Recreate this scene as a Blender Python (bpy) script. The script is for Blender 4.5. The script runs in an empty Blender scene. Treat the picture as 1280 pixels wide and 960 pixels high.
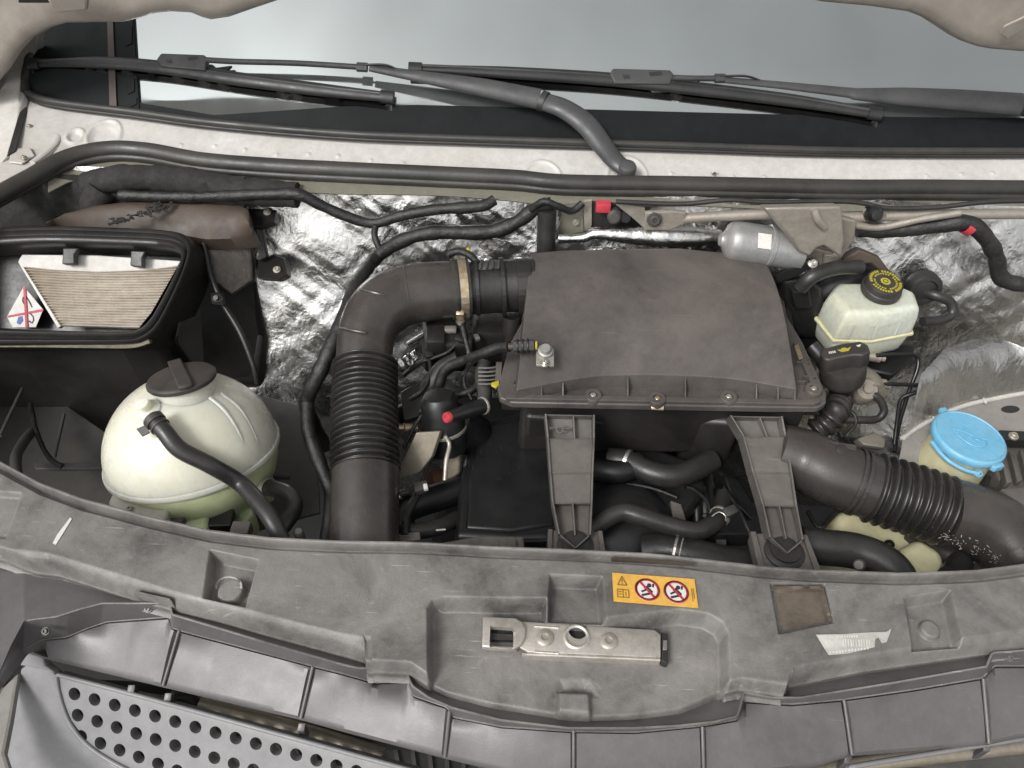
import bpy, bmesh, math, random
import numpy as np
from mathutils import Vector, Matrix, noise

random.seed(7)
scene = bpy.context.scene
COL = scene.collection

# ------------------------------------------------------------------ camera
FPX = 1004.0                      # focal length in pixels of a 1280 px wide picture
CAM = Vector((0.0, -0.45, 0.85))
PITCH, ROLL = math.radians(45), math.radians(2.5)
_f = Vector((0, math.cos(PITCH), -math.sin(PITCH)))
_r0 = Vector((1, 0, 0)); _u0 = Vector((0, math.sin(PITCH), math.cos(PITCH)))
_r = _r0 * math.cos(ROLL) + _u0 * math.sin(ROLL)
_u = _u0 * math.cos(ROLL) - _r0 * math.sin(ROLL)
cam_data = bpy.data.cameras.new('camera'); cam = bpy.data.objects.new('camera', cam_data)
COL.objects.link(cam)
cam_data.sensor_width = 36.0; cam_data.lens = 36.0 * FPX / 1280.0
cam_data.clip_start = 0.02; cam_data.clip_end = 200
cam.matrix_world = Matrix(((_r.x, _u.x, -_f.x, CAM.x), (_r.y, _u.y, -_f.y, CAM.y), (_r.z, _u.z, -_f.z, CAM.z), (0, 0, 0, 1)))
scene.camera = cam

# ------------------------------------------------------------------ light: soft overcast daylight
SUN_FROM = Vector((-0.44, -0.56, 0.70)).normalized()
w = bpy.data.worlds.new('World'); scene.world = w; w.use_nodes = True
nt = w.node_tree; nt.nodes.clear()
sky = nt.nodes.new('ShaderNodeTexSky'); sky.sky_type = 'NISHITA'; sky.sun_disc = False
sky.sun_elevation = math.asin(SUN_FROM.z); sky.sun_rotation = math.atan2(SUN_FROM.x, SUN_FROM.y)
sky.air_density = 1.0; sky.dust_density = 3.0; sky.ozone_density = 1.0
hs = nt.nodes.new('ShaderNodeHueSaturation'); hs.inputs['Saturation'].default_value = 0.06
bg = nt.nodes.new('ShaderNodeBackground'); bg.inputs['Strength'].default_value = 0.125
wo = nt.nodes.new('ShaderNodeOutputWorld')
# a cloud layer: soft light and dark patches over the whole sky
wtc = nt.nodes.new('ShaderNodeTexCoord'); wn = nt.nodes.new('ShaderNodeTexNoise'); wn.inputs['Scale'].default_value = 4.0; wn.inputs['Detail'].default_value = 6
wr = nt.nodes.new('ShaderNodeMapRange'); wr.inputs[1].default_value = 0.3; wr.inputs[2].default_value = 0.7; wr.inputs[3].default_value = 0.78; wr.inputs[4].default_value = 1.22
wm = nt.nodes.new('ShaderNodeMix'); wm.data_type = 'RGBA'; wm.blend_type = 'MULTIPLY'; wm.inputs[0].default_value = 1.0
nt.links.new(wtc.outputs['Generated'], wn.inputs['Vector']); nt.links.new(wn.outputs['Fac'], wr.inputs[0]); nt.links.new(wr.outputs[0], wm.inputs[7])
nt.links.new(sky.outputs[0], hs.inputs['Color']); nt.links.new(hs.outputs[0], wm.inputs[6]); nt.links.new(wm.outputs[2], bg.inputs['Color']); nt.links.new(bg.outputs[0], wo.inputs[0])
sl = bpy.data.lights.new('sun', 'SUN'); sl.energy = 1.5; sl.angle = math.radians(16); sl.color = (1.0, 0.98, 0.955)
so = bpy.data.objects.new('sun', sl); COL.objects.link(so)
so.rotation_euler = (-SUN_FROM).to_track_quat('-Z', 'Y').to_euler()
scene.view_settings.view_transform = 'Standard'; scene.view_settings.look = 'None'
scene.view_settings.gamma = 1.0; scene.view_settings.use_curve_mapping = False
scene.view_settings.exposure = 0.76
scene.cycles.max_bounces = 8

# ------------------------------------------------------------------ surveying: a picture point on a real level or upright plane
def ray(u, v):
    return _f * FPX + _r * (u - 640) - _u * (v - 480)
def Z(u, v, z):
    d = ray(u, v); return CAM + d * ((z - CAM.z) / d.z)
def Y(u, v, y):
    d = ray(u, v); return CAM + d * ((y - CAM.y) / d.y)
def PL(u, v, o, n):
    d = ray(u, v); return CAM + d * ((o - CAM).dot(n) / d.dot(n))
def R(px, p):
    return px * (p - CAM).dot(_f) / FPX
def ZL(lst, z):
    return [Z(a, b, z) for a, b in lst]

# ------------------------------------------------------------------ materials
MATS = {}
def M(name, col, rough=0.5, metal=0.0, var=0.3, dust=None, dust_amt=0.0, dust_up=0.0, scale=9.0, bump=0.0, bscale=120.0,
      scratch=0.0, scratch_col=(0.35, 0.33, 0.30), sss=0.0, trans=0.0, spec=0.5, coat=0.0, rvar=0.12, crinkle=0.0, fine=0.14, speck=0.0, speck_col=(0.02, 0.018, 0.015)):
    m = bpy.data.materials.new(name); m.use_nodes = True; MATS[name] = m
    n = m.node_tree; L = n.links; b = n.nodes['Principled BSDF']
    tc = n.nodes.new('ShaderNodeTexCoord')
    def noise_(sc, det=6, rg=0.6, dist=0.0, vec=None):
        t = n.nodes.new('ShaderNodeTexNoise'); t.inputs['Scale'].default_value = sc; t.inputs['Detail'].default_value = det
        t.inputs['Roughness'].default_value = rg; t.inputs['Distortion'].default_value = dist
        L.new(vec if vec else tc.outputs['Object'], t.inputs['Vector']); return t.outputs['Fac']
    def ramp(src, a, c):
        r = n.nodes.new('ShaderNodeMapRange'); r.inputs[1].default_value = a; r.inputs[2].default_value = c; r.clamp = True
        L.new(src, r.inputs[0]); return r.outputs[0]
    def mul(a, k):
        x = n.nodes.new('ShaderNodeMath'); x.operation = 'MULTIPLY'; L.new(a, x.inputs[0])
        if isinstance(k, (int, float)): x.inputs[1].default_value = k
        else: L.new(k, x.inputs[1])
        return x.outputs[0]
    def mix(fac, a, c):
        x = n.nodes.new('ShaderNodeMix'); x.data_type = 'RGBA'; L.new(fac, x.inputs[0])
        for s, val in ((6, a), (7, c)):
            if isinstance(val, tuple): x.inputs[s].default_value = (*val, 1)
            else: L.new(val, x.inputs[s])
        return x.outputs[2]
    lo = tuple(c * (1 - var) for c in col); hi = tuple(min(1, c * (1 + var)) for c in col)
    color = mix(ramp(noise_(scale, 8, 0.65), 0.3, 0.7), lo, hi)
    fv = mix(ramp(noise_(scale * 7.0, 8, 0.75), 0.32, 0.68), (1 - fine,) * 3, (1 + fine,) * 3)
    mm_ = n.nodes.new('ShaderNodeMix'); mm_.data_type = 'RGBA'; mm_.blend_type = 'MULTIPLY'; mm_.inputs[0].default_value = 1.0
    L.new(color, mm_.inputs[6]); L.new(fv, mm_.inputs[7]); color = mm_.outputs[2]
    if dust is not None:
        f = ramp(noise_(scale * 0.55, 10, 0.7, 0.4), 0.38, 0.72)
        f = mul(f, dust_amt)
        color = mix(f, color, dust)
        if dust_up > 0:
            g = n.nodes.new('ShaderNodeNewGeometry'); sp = n.nodes.new('ShaderNodeSeparateXYZ'); L.new(g.outputs['Normal'], sp.inputs[0])
            f2 = mul(mul(ramp(sp.outputs[2], 0.15, 1.0), dust_up), ramp(noise_(scale * 1.7, 8, 0.7), 0.25, 0.6))
            color = mix(f2, color, dust)
    if scratch > 0:
        for k, (rz, thr) in enumerate(((0.5, 0.68), (-0.9, 0.69), (1.9, 0.70))):
            mp = n.nodes.new('ShaderNodeMapping'); mp.inputs['Rotation'].default_value = (0, 0, rz); mp.inputs['Scale'].default_value = (16, 320, 40)
            L.new(tc.outputs['Object'], mp.inputs[0])
            s = mul(mul(ramp(noise_(1.0, 3, 0.5, 0.3, mp.outputs[0]), thr, thr + 0.05), ramp(noise_(7.0 + k, 3), 0.5, 0.62)), scratch)
            color = mix(s, color, scratch_col)
        s = mul(mul(ramp(noise_(90, 5, 0.75), 0.58, 0.72), ramp(noise_(11.0, 4), 0.46, 0.66)), scratch * 0.55)
        color = mix(s, color, scratch_col)
    if speck > 0:
        s = mul(ramp(noise_(150, 4, 0.6), 0.62, 0.68), ramp(noise_(5, 4), 0.4, 0.7))
        color = mix(mul(s, speck), color, speck_col)
    L.new(color, b.inputs['Base Color'])
    rr = n.nodes.new('ShaderNodeMapRange'); rr.inputs[3].default_value = max(0.03, rough - rvar); rr.inputs[4].default_value = min(1, rough + rvar)
    rr.inputs[1].default_value = 0.3; rr.inputs[2].default_value = 0.7
    L.new(noise_(scale * 2.3, 6), rr.inputs[0]); L.new(rr.outputs[0], b.inputs['Roughness'])
    b.inputs['Metallic'].default_value = metal
    b.inputs['Specular IOR Level'].default_value = spec
    if coat: b.inputs['Coat Weight'].default_value = coat; b.inputs['Coat Roughness'].default_value = 0.08
    if sss:
        b.inputs['Subsurface Weight'].default_value = sss; b.inputs['Subsurface Radius'].default_value = (0.03, 0.028, 0.02); b.inputs['Subsurface Scale'].default_value = 1.0
    if trans: b.inputs['Transmission Weight'].default_value = trans
    if bump or crinkle:
        bp = n.nodes.new('ShaderNodeBump'); bp.inputs['Distance'].default_value = 0.002
        if crinkle:
            bp.inputs['Strength'].default_value = crinkle; bp.inputs['Distance'].default_value = 0.0038
            vo = n.nodes.new('ShaderNodeTexVoronoi'); vo.feature = 'F1'; vo.inputs['Scale'].default_value = 100
            mp = n.nodes.new('ShaderNodeMapping'); mp.inputs['Scale'].default_value = (1.0, 1.0, 0.6); mp.inputs['Rotation'].default_value = (0, 0.6, 0)
            nz = n.nodes.new('ShaderNodeTexNoise'); nz.inputs['Scale'].default_value = 16; nz.inputs['Detail'].default_value = 5
            ad = n.nodes.new('ShaderNodeMix'); ad.data_type = 'RGBA'; ad.inputs[0].default_value = 0.08
            L.new(tc.outputs['Object'], mp.inputs[0]); L.new(tc.outputs['Object'], nz.inputs['Vector'])
            L.new(mp.outputs[0], ad.inputs[6]); L.new(nz.outputs['Color'], ad.inputs[7]); L.new(ad.outputs[2], vo.inputs['Vector'])
            a2 = n.nodes.new('ShaderNodeMath'); a2.operation = 'ADD'; L.new(mul(vo.outputs['Distance'], 0.55), a2.inputs[0])
            L.new(mul(noise_(42, 7, 0.66, 1.4), 1.0), a2.inputs[1]); L.new(a2.outputs[0], bp.inputs['Height'])
        else:
            bp.inputs['Strength'].default_value = bump; L.new(noise_(bscale, 6, 0.65), bp.inputs['Height'])
        L.new(bp.outputs[0], b.inputs['Normal'])
    return m

BROWN = (0.150, 0.118, 0.092)
M('carrier', (0.072, 0.067, 0.063), 0.48, var=0.4, dust=(0.24, 0.226, 0.210), dust_amt=0.95, dust_up=0.06, scale=12, fine=0.32, bump=0.35, bscale=420, scratch=0.85, scratch_col=(0.36, 0.345, 0.32))
M('trim', (0.074, 0.070, 0.070), 0.40, rvar=0.05, var=0.2, dust=(0.15, 0.137, 0.133), dust_amt=0.6, dust_up=0.04, scale=9, fine=0.12, bump=0.12, bscale=500, scratch=0.15)
M('mesh_grey', (0.175, 0.173, 0.175), 0.48, var=0.1, dust=(0.20, 0.19, 0.185), dust_amt=0.4, scale=6, bump=0.1, bscale=500)
M('lid', (0.050, 0.0445, 0.042), 0.35, var=0.3, dust=(0.128, 0.110, 0.099), dust_amt=0.75, dust_up=0.12, scale=9, fine=0.22, bump=0.2, bscale=500, scratch=0.35, scratch_col=(0.19, 0.17, 0.155))
M('box_black', (0.011, 0.0105, 0.0105), 0.42, var=0.3, dust=(.06, .05, .042), dust_amt=0.35, scale=9, bump=0.2, bscale=200)
M('leg_grey', (0.068, 0.061, 0.056), 0.5, var=0.3, dust=(0.16, 0.143, 0.127), dust_amt=0.7, dust_up=0.15, fine=0.22, scale=14, bump=0.2, bscale=300, scratch=0.35)
M('duct', (0.022, 0.020, 0.019), 0.30, var=0.3, dust=(0.085, 0.071, 0.061), dust_amt=0.5, dust_up=0.18, scale=10, fine=0.2, bump=0.12, bscale=260, scratch=0.12, scratch_col=(.15, .13, .12))
M('bellows', (0.012, 0.0115, 0.011), 0.30, var=0.3, dust=(.075, .066, .058), dust_amt=0.4, dust_up=0.1, scale=14, fine=0.2, bump=0.15, bscale=200)
M('rubber', (0.013, 0.0125, 0.012), 0.5, var=0.3, dust=(0.05, 0.045, 0.04), dust_amt=0.45, dust_up=0.15, scale=14, bump=0.25, bscale=220)
M('hose', (0.015, 0.0145, 0.0145), 0.38, var=0.35, dust=(0.055, 0.05, 0.045), dust_amt=0.5, dust_up=0.08, scale=18, fine=0.2, bump=0.2, bscale=260, scratch=0.15, scratch_col=(.12, .11, .1))
M('tape', (0.008, 0.008, 0.008), 0.45, var=0.4, dust=(.045, .04, .034), dust_amt=0.35, scale=40, bump=1.0, bscale=130)
M('weatherstrip', (0.020, 0.019, 0.0175), 0.45, var=0.25, dust=(0.07, 0.062, 0.054), dust_amt=0.55, dust_up=0.15, scale=10, bump=0.2, bscale=160)
M('engine_black', (0.008, 0.008, 0.0085), 0.38, var=0.25, dust=(0.07, 0.062, 0.055), dust_amt=0.12, scale=8, bump=0.1, bscale=260, speck=0.3, speck_col=(0.12, 0.11, 0.1))
M('paint', (0.49, 0.475, 0.45), 0.42, var=0.07, dust=(0.37, 0.335, 0.29), dust_amt=0.5, scale=9, bump=0.08, bscale=300, coat=0.25, speck=0.3, speck_col=(0.2, 0.17, 0.14))
M('paint_inner', (0.25, 0.24, 0.225), 0.5, var=0.12, dust=(0.18, 0.16, 0.135), dust_amt=0.7, scale=8, bump=0.12, bscale=200, speck=0.5)
M('hood_paint', (0.30, 0.268, 0.232), 0.5, var=0.06, dust=(0.24, 0.21, 0.178), dust_amt=0.5, scale=5, bump=0.08, bscale=200)
M('foil', (0.62, 0.615, 0.60), 0.25, metal=1.0, var=0.08, dust=(0.40, 0.37, 0.32), dust_amt=0.4, scale=8, crinkle=0.30, rvar=0.08, fine=0.08, speck=0.35)
M('steel', (0.50, 0.48, 0.45), 0.36, metal=0.9, var=0.15, dust=(0.25, 0.21, 0.17), dust_amt=0.3, scale=20, bump=0.15, bscale=300, scratch=0.3, scratch_col=(0.7, 0.68, 0.65))
M('latch_steel', (0.56, 0.53, 0.485), 0.42, metal=0.75, var=0.12, dust=(0.34, 0.29, 0.235), dust_amt=0.4, scale=20, bump=0.15, bscale=300, speck=0.6, speck_col=(0.1, 0.08, 0.06))
M('zinc', (0.40, 0.38, 0.34), 0.45, metal=0.6, var=0.2, dust=(0.25, 0.2, 0.13), dust_amt=0.5, scale=30, bump=0.2)
M('cast_alu', (0.30, 0.275, 0.24), 0.48, metal=0.45, var=0.15, dust=(0.27, 0.22, 0.17), dust_amt=0.6, scale=16, bump=0.35, bscale=220)
M('motor_silver', (0.30, 0.30, 0.295), 0.42, metal=0.5, var=0.12, dust=(0.26, 0.24, 0.2), dust_amt=0.4, scale=20)
M('brass', (0.42, 0.33, 0.20), 0.4, metal=0.85, var=0.3, dust=(0.5, 0.46, 0.4), dust_amt=0.7, scale=60)
M('tank', (0.57, 0.565, 0.485), 0.28, var=0.06, dust=(0.55, 0.51, 0.38), dust_amt=0.55, scale=9, sss=0.7, bump=0.06, bscale=160, fine=0.06)
M('tank_low', (0.50, 0.56, 0.33), 0.4, var=0.1, dust=(0.5, 0.5, 0.33), dust_amt=0.3, scale=7, sss=0.4)
M('tank_frame', (0.50, 0.475, 0.41), 0.5, var=0.1, dust=(0.34, 0.30, 0.24), dust_amt=0.6, scale=9, sss=0.1)
M('brake_tank', (0.50, 0.525, 0.45), 0.36, var=0.07, dust=(0.42, 0.36, 0.24), dust_amt=0.45, scale=18, sss=0.4)
M('washer_tank', (0.56, 0.53, 0.34), 0.42, var=0.08, dust=(0.5, 0.44, 0.28), dust_amt=0.5, scale=9, sss=0.4)
M('blue', (0.12, 0.35, 0.52), 0.42, var=0.1, dust=(0.24, 0.40, 0.50), dust_amt=0.6, scale=18, sss=0.1, scratch=0.25, scratch_col=(0.5, 0.62, 0.7))
M('cap_black', (0.022, 0.020, 0.019), 0.5, var=0.2, dust=(0.075, 0.062, 0.055), dust_amt=0.6, dust_up=0.2, scale=22, bump=0.2, bscale=260)
M('paper', (0.66, 0.62, 0.56), 0.8, var=0.08, dust=(0.42, 0.34, 0.24), dust_amt=0.7, scale=14, bump=0.2, bscale=300)
M('paper_white', (0.58, 0.565, 0.54), 0.75, var=0.05, dust=(0.30, 0.265, 0.22), dust_amt=0.5, scale=12)
M('brown_plastic', (0.045, 0.033, 0.026), 0.62, var=0.25, dust=(0.10, 0.074, 0.055), dust_amt=0.6, scale=10, bump=0.3, bscale=160)
M('foam', (0.012, 0.0115, 0.011), 0.85, var=0.5, dust=(0.035, 0.03, 0.024), dust_amt=0.5, scale=40, bump=1.0, bscale=110)
M('heat_shield', (0.26, 0.23, 0.185), 0.5, metal=0.5, var=0.2, dust=(0.2, 0.16, 0.11), dust_amt=0.5, scale=22, bump=0.2, bscale=200)
M('wiper_black', (0.014, 0.014, 0.0145), 0.45, var=0.15, dust=(0.05, 0.047, 0.043), dust_amt=0.35, dust_up=0.15, scale=20, bump=0.1, bscale=400)
M('wiper_arm', (0.042, 0.042, 0.043), 0.5, var=0.12, dust=(0.12, 0.115, 0.11), dust_amt=0.3, scale=20, bump=0.1, bscale=400)
M('frit_and_reflection', (0.010, 0.0115, 0.012), 0.5, var=0.2, scale=9, spec=0.10)
M('yellow', (0.60, 0.33, 0.045), 0.55, var=0.1, dust=(0.42, 0.27, 0.09), dust_amt=0.6, scale=30, scratch=0.4, scratch_col=(.55, .45, .3))
M('print_yellow', (0.36, 0.31, 0.03), 0.55, var=0.1)
M('white_print', (0.55, 0.53, 0.50), 0.6, var=0.06, dust=(0.5, 0.47, 0.43), dust_amt=0.4, scale=40)
M('label_grey', (0.45, 0.44, 0.41), 0.6, var=0.12, dust=(0.22, 0.205, 0.185), dust_amt=0.7, scale=50)
M('red_print', (0.36, 0.022, 0.04), 0.55, var=0.1)
M('red_plastic', (0.42, 0.035, 0.05), 0.5, var=0.15)
M('black_print_and_shade', (0.02, 0.02, 0.02), 0.6, var=0.1)
M('brown_print', (0.22, 0.12, 0.02), 0.6, var=0.1)
M('blue_print', (0.05, 0.10, 0.30), 0.6, var=0.1)
M('grey_metal', (0.045, 0.043, 0.041), 0.5, metal=0.2, var=0.25, dust=(0.11, 0.10, 0.088), dust_amt=0.5, scale=10, bump=0.2, bscale=200)
M('dark', (0.012, 0.012, 0.012), 0.7, var=0.3, dust=(0.04, 0.035, 0.03), dust_amt=0.4, scale=10)
M('primer', (0.17, 0.165, 0.13), 0.5, var=0.12, dust=(0.12, 0.105, 0.08), dust_amt=0.5, scale=10, speck=0.3)

def glass_mat():
    m = bpy.data.materials.new('glass'); m.use_nodes = True; MATS['glass'] = m
    n = m.node_tree; b = n.nodes['Principled BSDF']
    b.inputs['Base Color'].default_value = (0.55, 0.57, 0.565, 1); b.inputs['Metallic'].default_value = 0.9
    b.inputs['Base Color'].default_value = (0.50, 0.53, 0.52, 1)
    tc = n.nodes.new('ShaderNodeTexCoord'); t = n.nodes.new('ShaderNodeTexNoise'); t.inputs['Scale'].default_value = 12; t.inputs['Detail'].default_value = 9
    r = n.nodes.new('ShaderNodeMapRange'); r.inputs[1].default_value = 0.35; r.inputs[2].default_value = 0.7; r.inputs[3].default_value = 0.04; r.inputs[4].default_value = 0.16
    n.links.new(tc.outputs['Object'], t.inputs['Vector']); n.links.new(t.outputs['Fac'], r.inputs[0]); n.links.new(r.outputs[0], b.inputs['Roughness'])
glass_mat()

# ------------------------------------------------------------------ mesh helpers
WM = {}
def link(o, parent=None):
    COL.objects.link(o)
    if parent is not None:
        o.parent = parent; o.matrix_parent_inverse = WM.get(parent.name, Matrix()).inverted()
    WM[o.name] = Matrix(); return o
def thing(name, label, cat, loc=(0, 0, 0), group=None):
    o = bpy.data.objects.new(name, None); o.empty_display_size = 0.02; COL.objects.link(o); o.location = loc
    WM[o.name] = Matrix.Translation(Vector(loc)); return tag(o, label, cat, group)
def tag(o, label, cat, group=None):
    o['label'] = label; o['category'] = cat
    if group: o['group'] = group
    return o
def sharp(bm, ang=38):
    for f in bm.faces: f.smooth = True
    a = math.radians(ang)
    for e in bm.edges:
        e.smooth = not (len(e.link_faces) == 2 and e.calc_face_angle(0) > a)
def finish(bm, name, mat, parent=None, bevel=0.0, seg=2, ang=38, label=None):
    bmesh.ops.remove_doubles(bm, verts=bm.verts, dist=1e-6)
    bmesh.ops.recalc_face_normals(bm, faces=bm.faces)
    if bevel > 0:
        es = [e for e in bm.edges if len(e.link_faces) == 2 and e.calc_face_angle(0) > math.radians(28)]
        if es: bmesh.ops.bevel(bm, geom=es, offset=bevel, segments=seg, profile=0.5, affect='EDGES', clamp_overlap=True)
    sharp(bm, ang)
    if bevel > 0 and len(bm.faces) < 900:
        for f in bm.faces:
            if len(f.verts) > 4 or f.calc_area() > 60 * bevel * bevel: f.smooth = False
    me = bpy.data.meshes.new(name); bm.to_mesh(me); bm.free()
    me.materials.append(MATS[mat] if isinstance(mat, str) else mat)
    o = bpy.data.objects.new(name, me); link(o, parent)
    if label: o['label'] = label
    return o
def add_prism(bm, pts, vec):
    vec = Vector(vec); a = [bm.verts.new(p) for p in pts]; b = [bm.verts.new(Vector(p) + vec) for p in pts]; n = len(pts)
    bm.faces.new(a[::-1]); bm.faces.new(b)
    for i in range(n): bm.faces.new((a[i], a[(i + 1) % n], b[(i + 1) % n], b[i]))
def slab(name, pts, vec, mat, parent=None, bevel=0.0015, seg=2, label=None, ang=38):
    bm = bmesh.new(); add_prism(bm, [Vector(p) for p in pts], vec); return finish(bm, name, mat, parent, bevel, seg, ang, label)
def add_box(bm, c, ex, ey, ez):
    c = Vector(c); ex = Vector(ex); ey = Vector(ey); ez = Vector(ez)
    add_prism(bm, [c - ex - ey - ez, c + ex - ey - ez, c + ex + ey - ez, c - ex + ey - ez], ez * 2)
def box(name, c, size, mat, parent=None, rot=(0, 0, 0), bevel=0.0015, seg=2, label=None):
    m = Matrix.Rotation(rot[2], 3, 'Z') @ Matrix.Rotation(rot[1], 3, 'Y') @ Matrix.Rotation(rot[0], 3, 'X')
    bm = bmesh.new(); add_box(bm, c, m @ Vector((size[0] / 2, 0, 0)), m @ Vector((0, size[1] / 2, 0)), m @ Vector((0, 0, size[2] / 2)))
    return finish(bm, name, mat, parent, bevel, seg, label=label)
def catmull(pts, n=8):
    pts = [Vector(p) for p in pts]
    if len(pts) == 2: return [pts[0].lerp(pts[1], i / n) for i in range(n + 1)]
    out = []
    q = [pts[0] * 2 - pts[1]] + pts + [pts[-1] * 2 - pts[-2]]
    for i in range(1, len(q) - 2):
        p0, p1, p2, p3 = q[i - 1:i + 3]
        for k in range(n):
            t = k / n
            out.append(0.5 * ((2 * p1) + (p2 - p0) * t + (2 * p0 - 5 * p1 + 4 * p2 - p3) * t * t + (3 * p1 - p0 - 3 * p2 + p3) * t ** 3))
    out.append(pts[-1]); return out
def resample(path, step):
    d = [0.0]
    for i in range(1, len(path)): d.append(d[-1] + (path[i] - path[i - 1]).length)
    n = max(2, int(d[-1] / step)); out = []; j = 0
    for k in range(n + 1):
        s = d[-1] * k / n
        while j < len(d) - 2 and d[j + 1] < s: j += 1
        w_ = (s - d[j]) / max(1e-9, d[j + 1] - d[j]); out.append(path[j].lerp(path[j + 1], min(1, max(0, w_))))
    return out, d[-1]
def add_tube(bm, path, rad, n=14, flat=None, cap=True):
    """sweep a circle along path; rad: number or list; flat=(vector, factor) squeezes along a direction"""
    m = len(path)
    if not isinstance(rad, (list, tuple)): rad = [rad] * m
    t0 = (path[1] - path[0]).normalized()
    nrm = t0.orthogonal().normalized(); rings = []
    for i, p in enumerate(path):
        t = (path[min(i + 1, m - 1)] - path[max(i - 1, 0)]).normalized()
        nrm = (nrm - t * nrm.dot(t)).normalized(); bn = t.cross(nrm)
        ring = []
        for k in range(n):
            a = 2 * math.pi * k / n; off = (nrm * math.cos(a) + bn * math.sin(a)) * rad[i]
            if flat: off -= flat[0] * off.dot(flat[0]) * (1 - flat[1])
            ring.append(bm.verts.new(p + off))
        rings.append(ring)
    for i in range(m - 1):
        for k in range(n): bm.faces.new((rings[i][k], rings[i][(k + 1) % n], rings[i + 1][(k + 1) % n], rings[i + 1][k]))
    if cap: bm.faces.new(rings[0][::-1]); bm.faces.new(rings[-1])
def tube(name, pts, r, mat, parent=None, n=14, step=0.006, flat=None, wob=0.0, label=None, ang=50):
    path = catmull(pts, 10)
    if isinstance(r, (list, tuple)):
        m = len(pts); path, L_ = resample(path, step)
        rad = [float(np.interp(i / (len(path) - 1), np.linspace(0, 1, m), r)) for i in range(len(path))]
    else:
        path, L_ = resample(path, step); rad = [r] * len(path)
    if wob:
        for i in range(len(path)):
            q = path[i] * 60; rad[i] *= 1 + wob * noise.noise(q)
    bm = bmesh.new(); add_tube(bm, path, rad, n, flat); return finish(bm, name, mat, parent, 0, ang=ang, label=label)
def bellows(name, pts, r, depth, count, mat, parent=None, n=40, label=None, sharp_=1.0, per=10):
    path, L_ = resample(catmull(pts, 12), 0.0005)
    k = count * per; idx = [int(round(i * (len(path) - 1) / k)) for i in range(k + 1)]
    P_ = [path[i] for i in idx]; rad = []
    for i in range(k + 1):
        c = 0.5 + 0.5 * math.cos(2 * math.pi * (i / per + 0.5)); rad.append(r - depth * (1 - c ** sharp_))
    bm = bmesh.new(); add_tube(bm, P_, rad, n); return finish(bm, name, mat, parent, 0, ang=80, label=label)
def add_lathe(bm, c, axis, prof, n=28, xdir=None):
    c = Vector(c); axis = Vector(axis).normalized()
    a = (Vector(xdir) - axis * Vector(xdir).dot(axis)).normalized() if xdir else axis.orthogonal().normalized()
    b = axis.cross(a); rings = []
    for r_, h in prof:
        if r_ < 1e-7: rings.append([bm.verts.new(c + axis * h)])
        else: rings.append([bm.verts.new(c + axis * h + (a * math.cos(2 * math.pi * k / n) + b * math.sin(2 * math.pi * k / n)) * r_) for k in range(n)])
    for i in range(len(rings) - 1):
        A, B = rings[i], rings[i + 1]
        for k in range(n):
            k2 = (k + 1) % n
            if len(A) == 1 and len(B) == 1: continue
            if len(A) == 1: bm.faces.new((A[0], B[k2], B[k]))
            elif len(B) == 1: bm.faces.new((A[k], A[k2], B[0]))
            else: bm.faces.new((A[k], A[k2], B[k2], B[k]))
    if len(rings[0]) > 1: bm.faces.new(rings[0][::-1])
    if len(rings[-1]) > 1: bm.faces.new(rings[-1])
def lathe(name, c, axis, prof, mat, parent=None, n=28, bevel=0, ang=38, label=None, xdir=None):
    bm = bmesh.new(); add_lathe(bm, c, axis, prof, n, xdir); return finish(bm, name, mat, parent, bevel, ang=ang, label=label)
def ring(name, c, axis, r0, r1, h, mat, parent=None, n=28, bevel=0.0005):
    bm = bmesh.new(); c = Vector(c); axis = Vector(axis).normalized(); a = axis.orthogonal().normalized(); b = axis.cross(a)
    L_ = []
    for r_, hh in ((r0, 0), (r1, 0), (r1, h), (r0, h)):
        L_.append([bm.verts.new(c + axis * hh + (a * math.cos(2 * math.pi * k / n) + b * math.sin(2 * math.pi * k / n)) * r_) for k in range(n)])
    for i in range(4):
        for k in range(n): bm.faces.new((L_[i][k], L_[i][(k + 1) % n], L_[(i + 1) % 4][(k + 1) % n], L_[(i + 1) % 4][k]))
    return finish(bm, name, mat, parent, bevel, 1)
def sheet(name, pts, nu, nv, mat, parent=None, thick=0.0, ang=40, down=None, label=None):
    """pts: array (nu, nv, 3) -> grid surface, optionally given thickness along a direction"""
    a = np.asarray(pts, dtype=np.float64).reshape(nu * nv, 3)
    idx = np.arange(nu * nv).reshape(nu, nv)
    q = np.stack([idx[:-1, :-1], idx[1:, :-1], idx[1:, 1:], idx[:-1, 1:]], -1).reshape(-1, 4)
    V = a; F = q
    if thick:
        dn = np.array(down if down is not None else (0, 0, -1.0)) * thick
        V = np.concatenate([a, a + dn]); N = nu * nv; F = [q, q[:, ::-1] + N]
        for line in (idx[:, 0], idx[::-1, -1], idx[0, ::-1], idx[-1, :]):
            F.append(np.stack([line[1:], line[:-1], line[:-1] + N, line[1:] + N], -1))
        F = np.concatenate(F)
    me = bpy.data.meshes.new(name); me.vertices.add(len(V)); me.vertices.foreach_set('co', V.ravel())
    me.loops.add(len(F) * 4); me.loops.foreach_set('vertex_index', F.ravel().astype(np.int32))
    me.polygons.add(len(F)); me.polygons.foreach_set('loop_start', np.arange(len(F), dtype=np.int32) * 4)
    me.update(calc_edges=True); me.validate()
    if len(F) < 60000:
        bm = bmesh.new(); bm.from_mesh(me); bmesh.ops.recalc_face_normals(bm, faces=bm.faces); sharp(bm, ang); bm.to_mesh(me); bm.free()
    else: me.polygons.foreach_set('use_smooth', np.ones(len(F), dtype=bool))
    me.materials.append(MATS[mat]); o = bpy.data.objects.new(name, me); link(o, parent)
    if label: o['label'] = label
    return o
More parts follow.
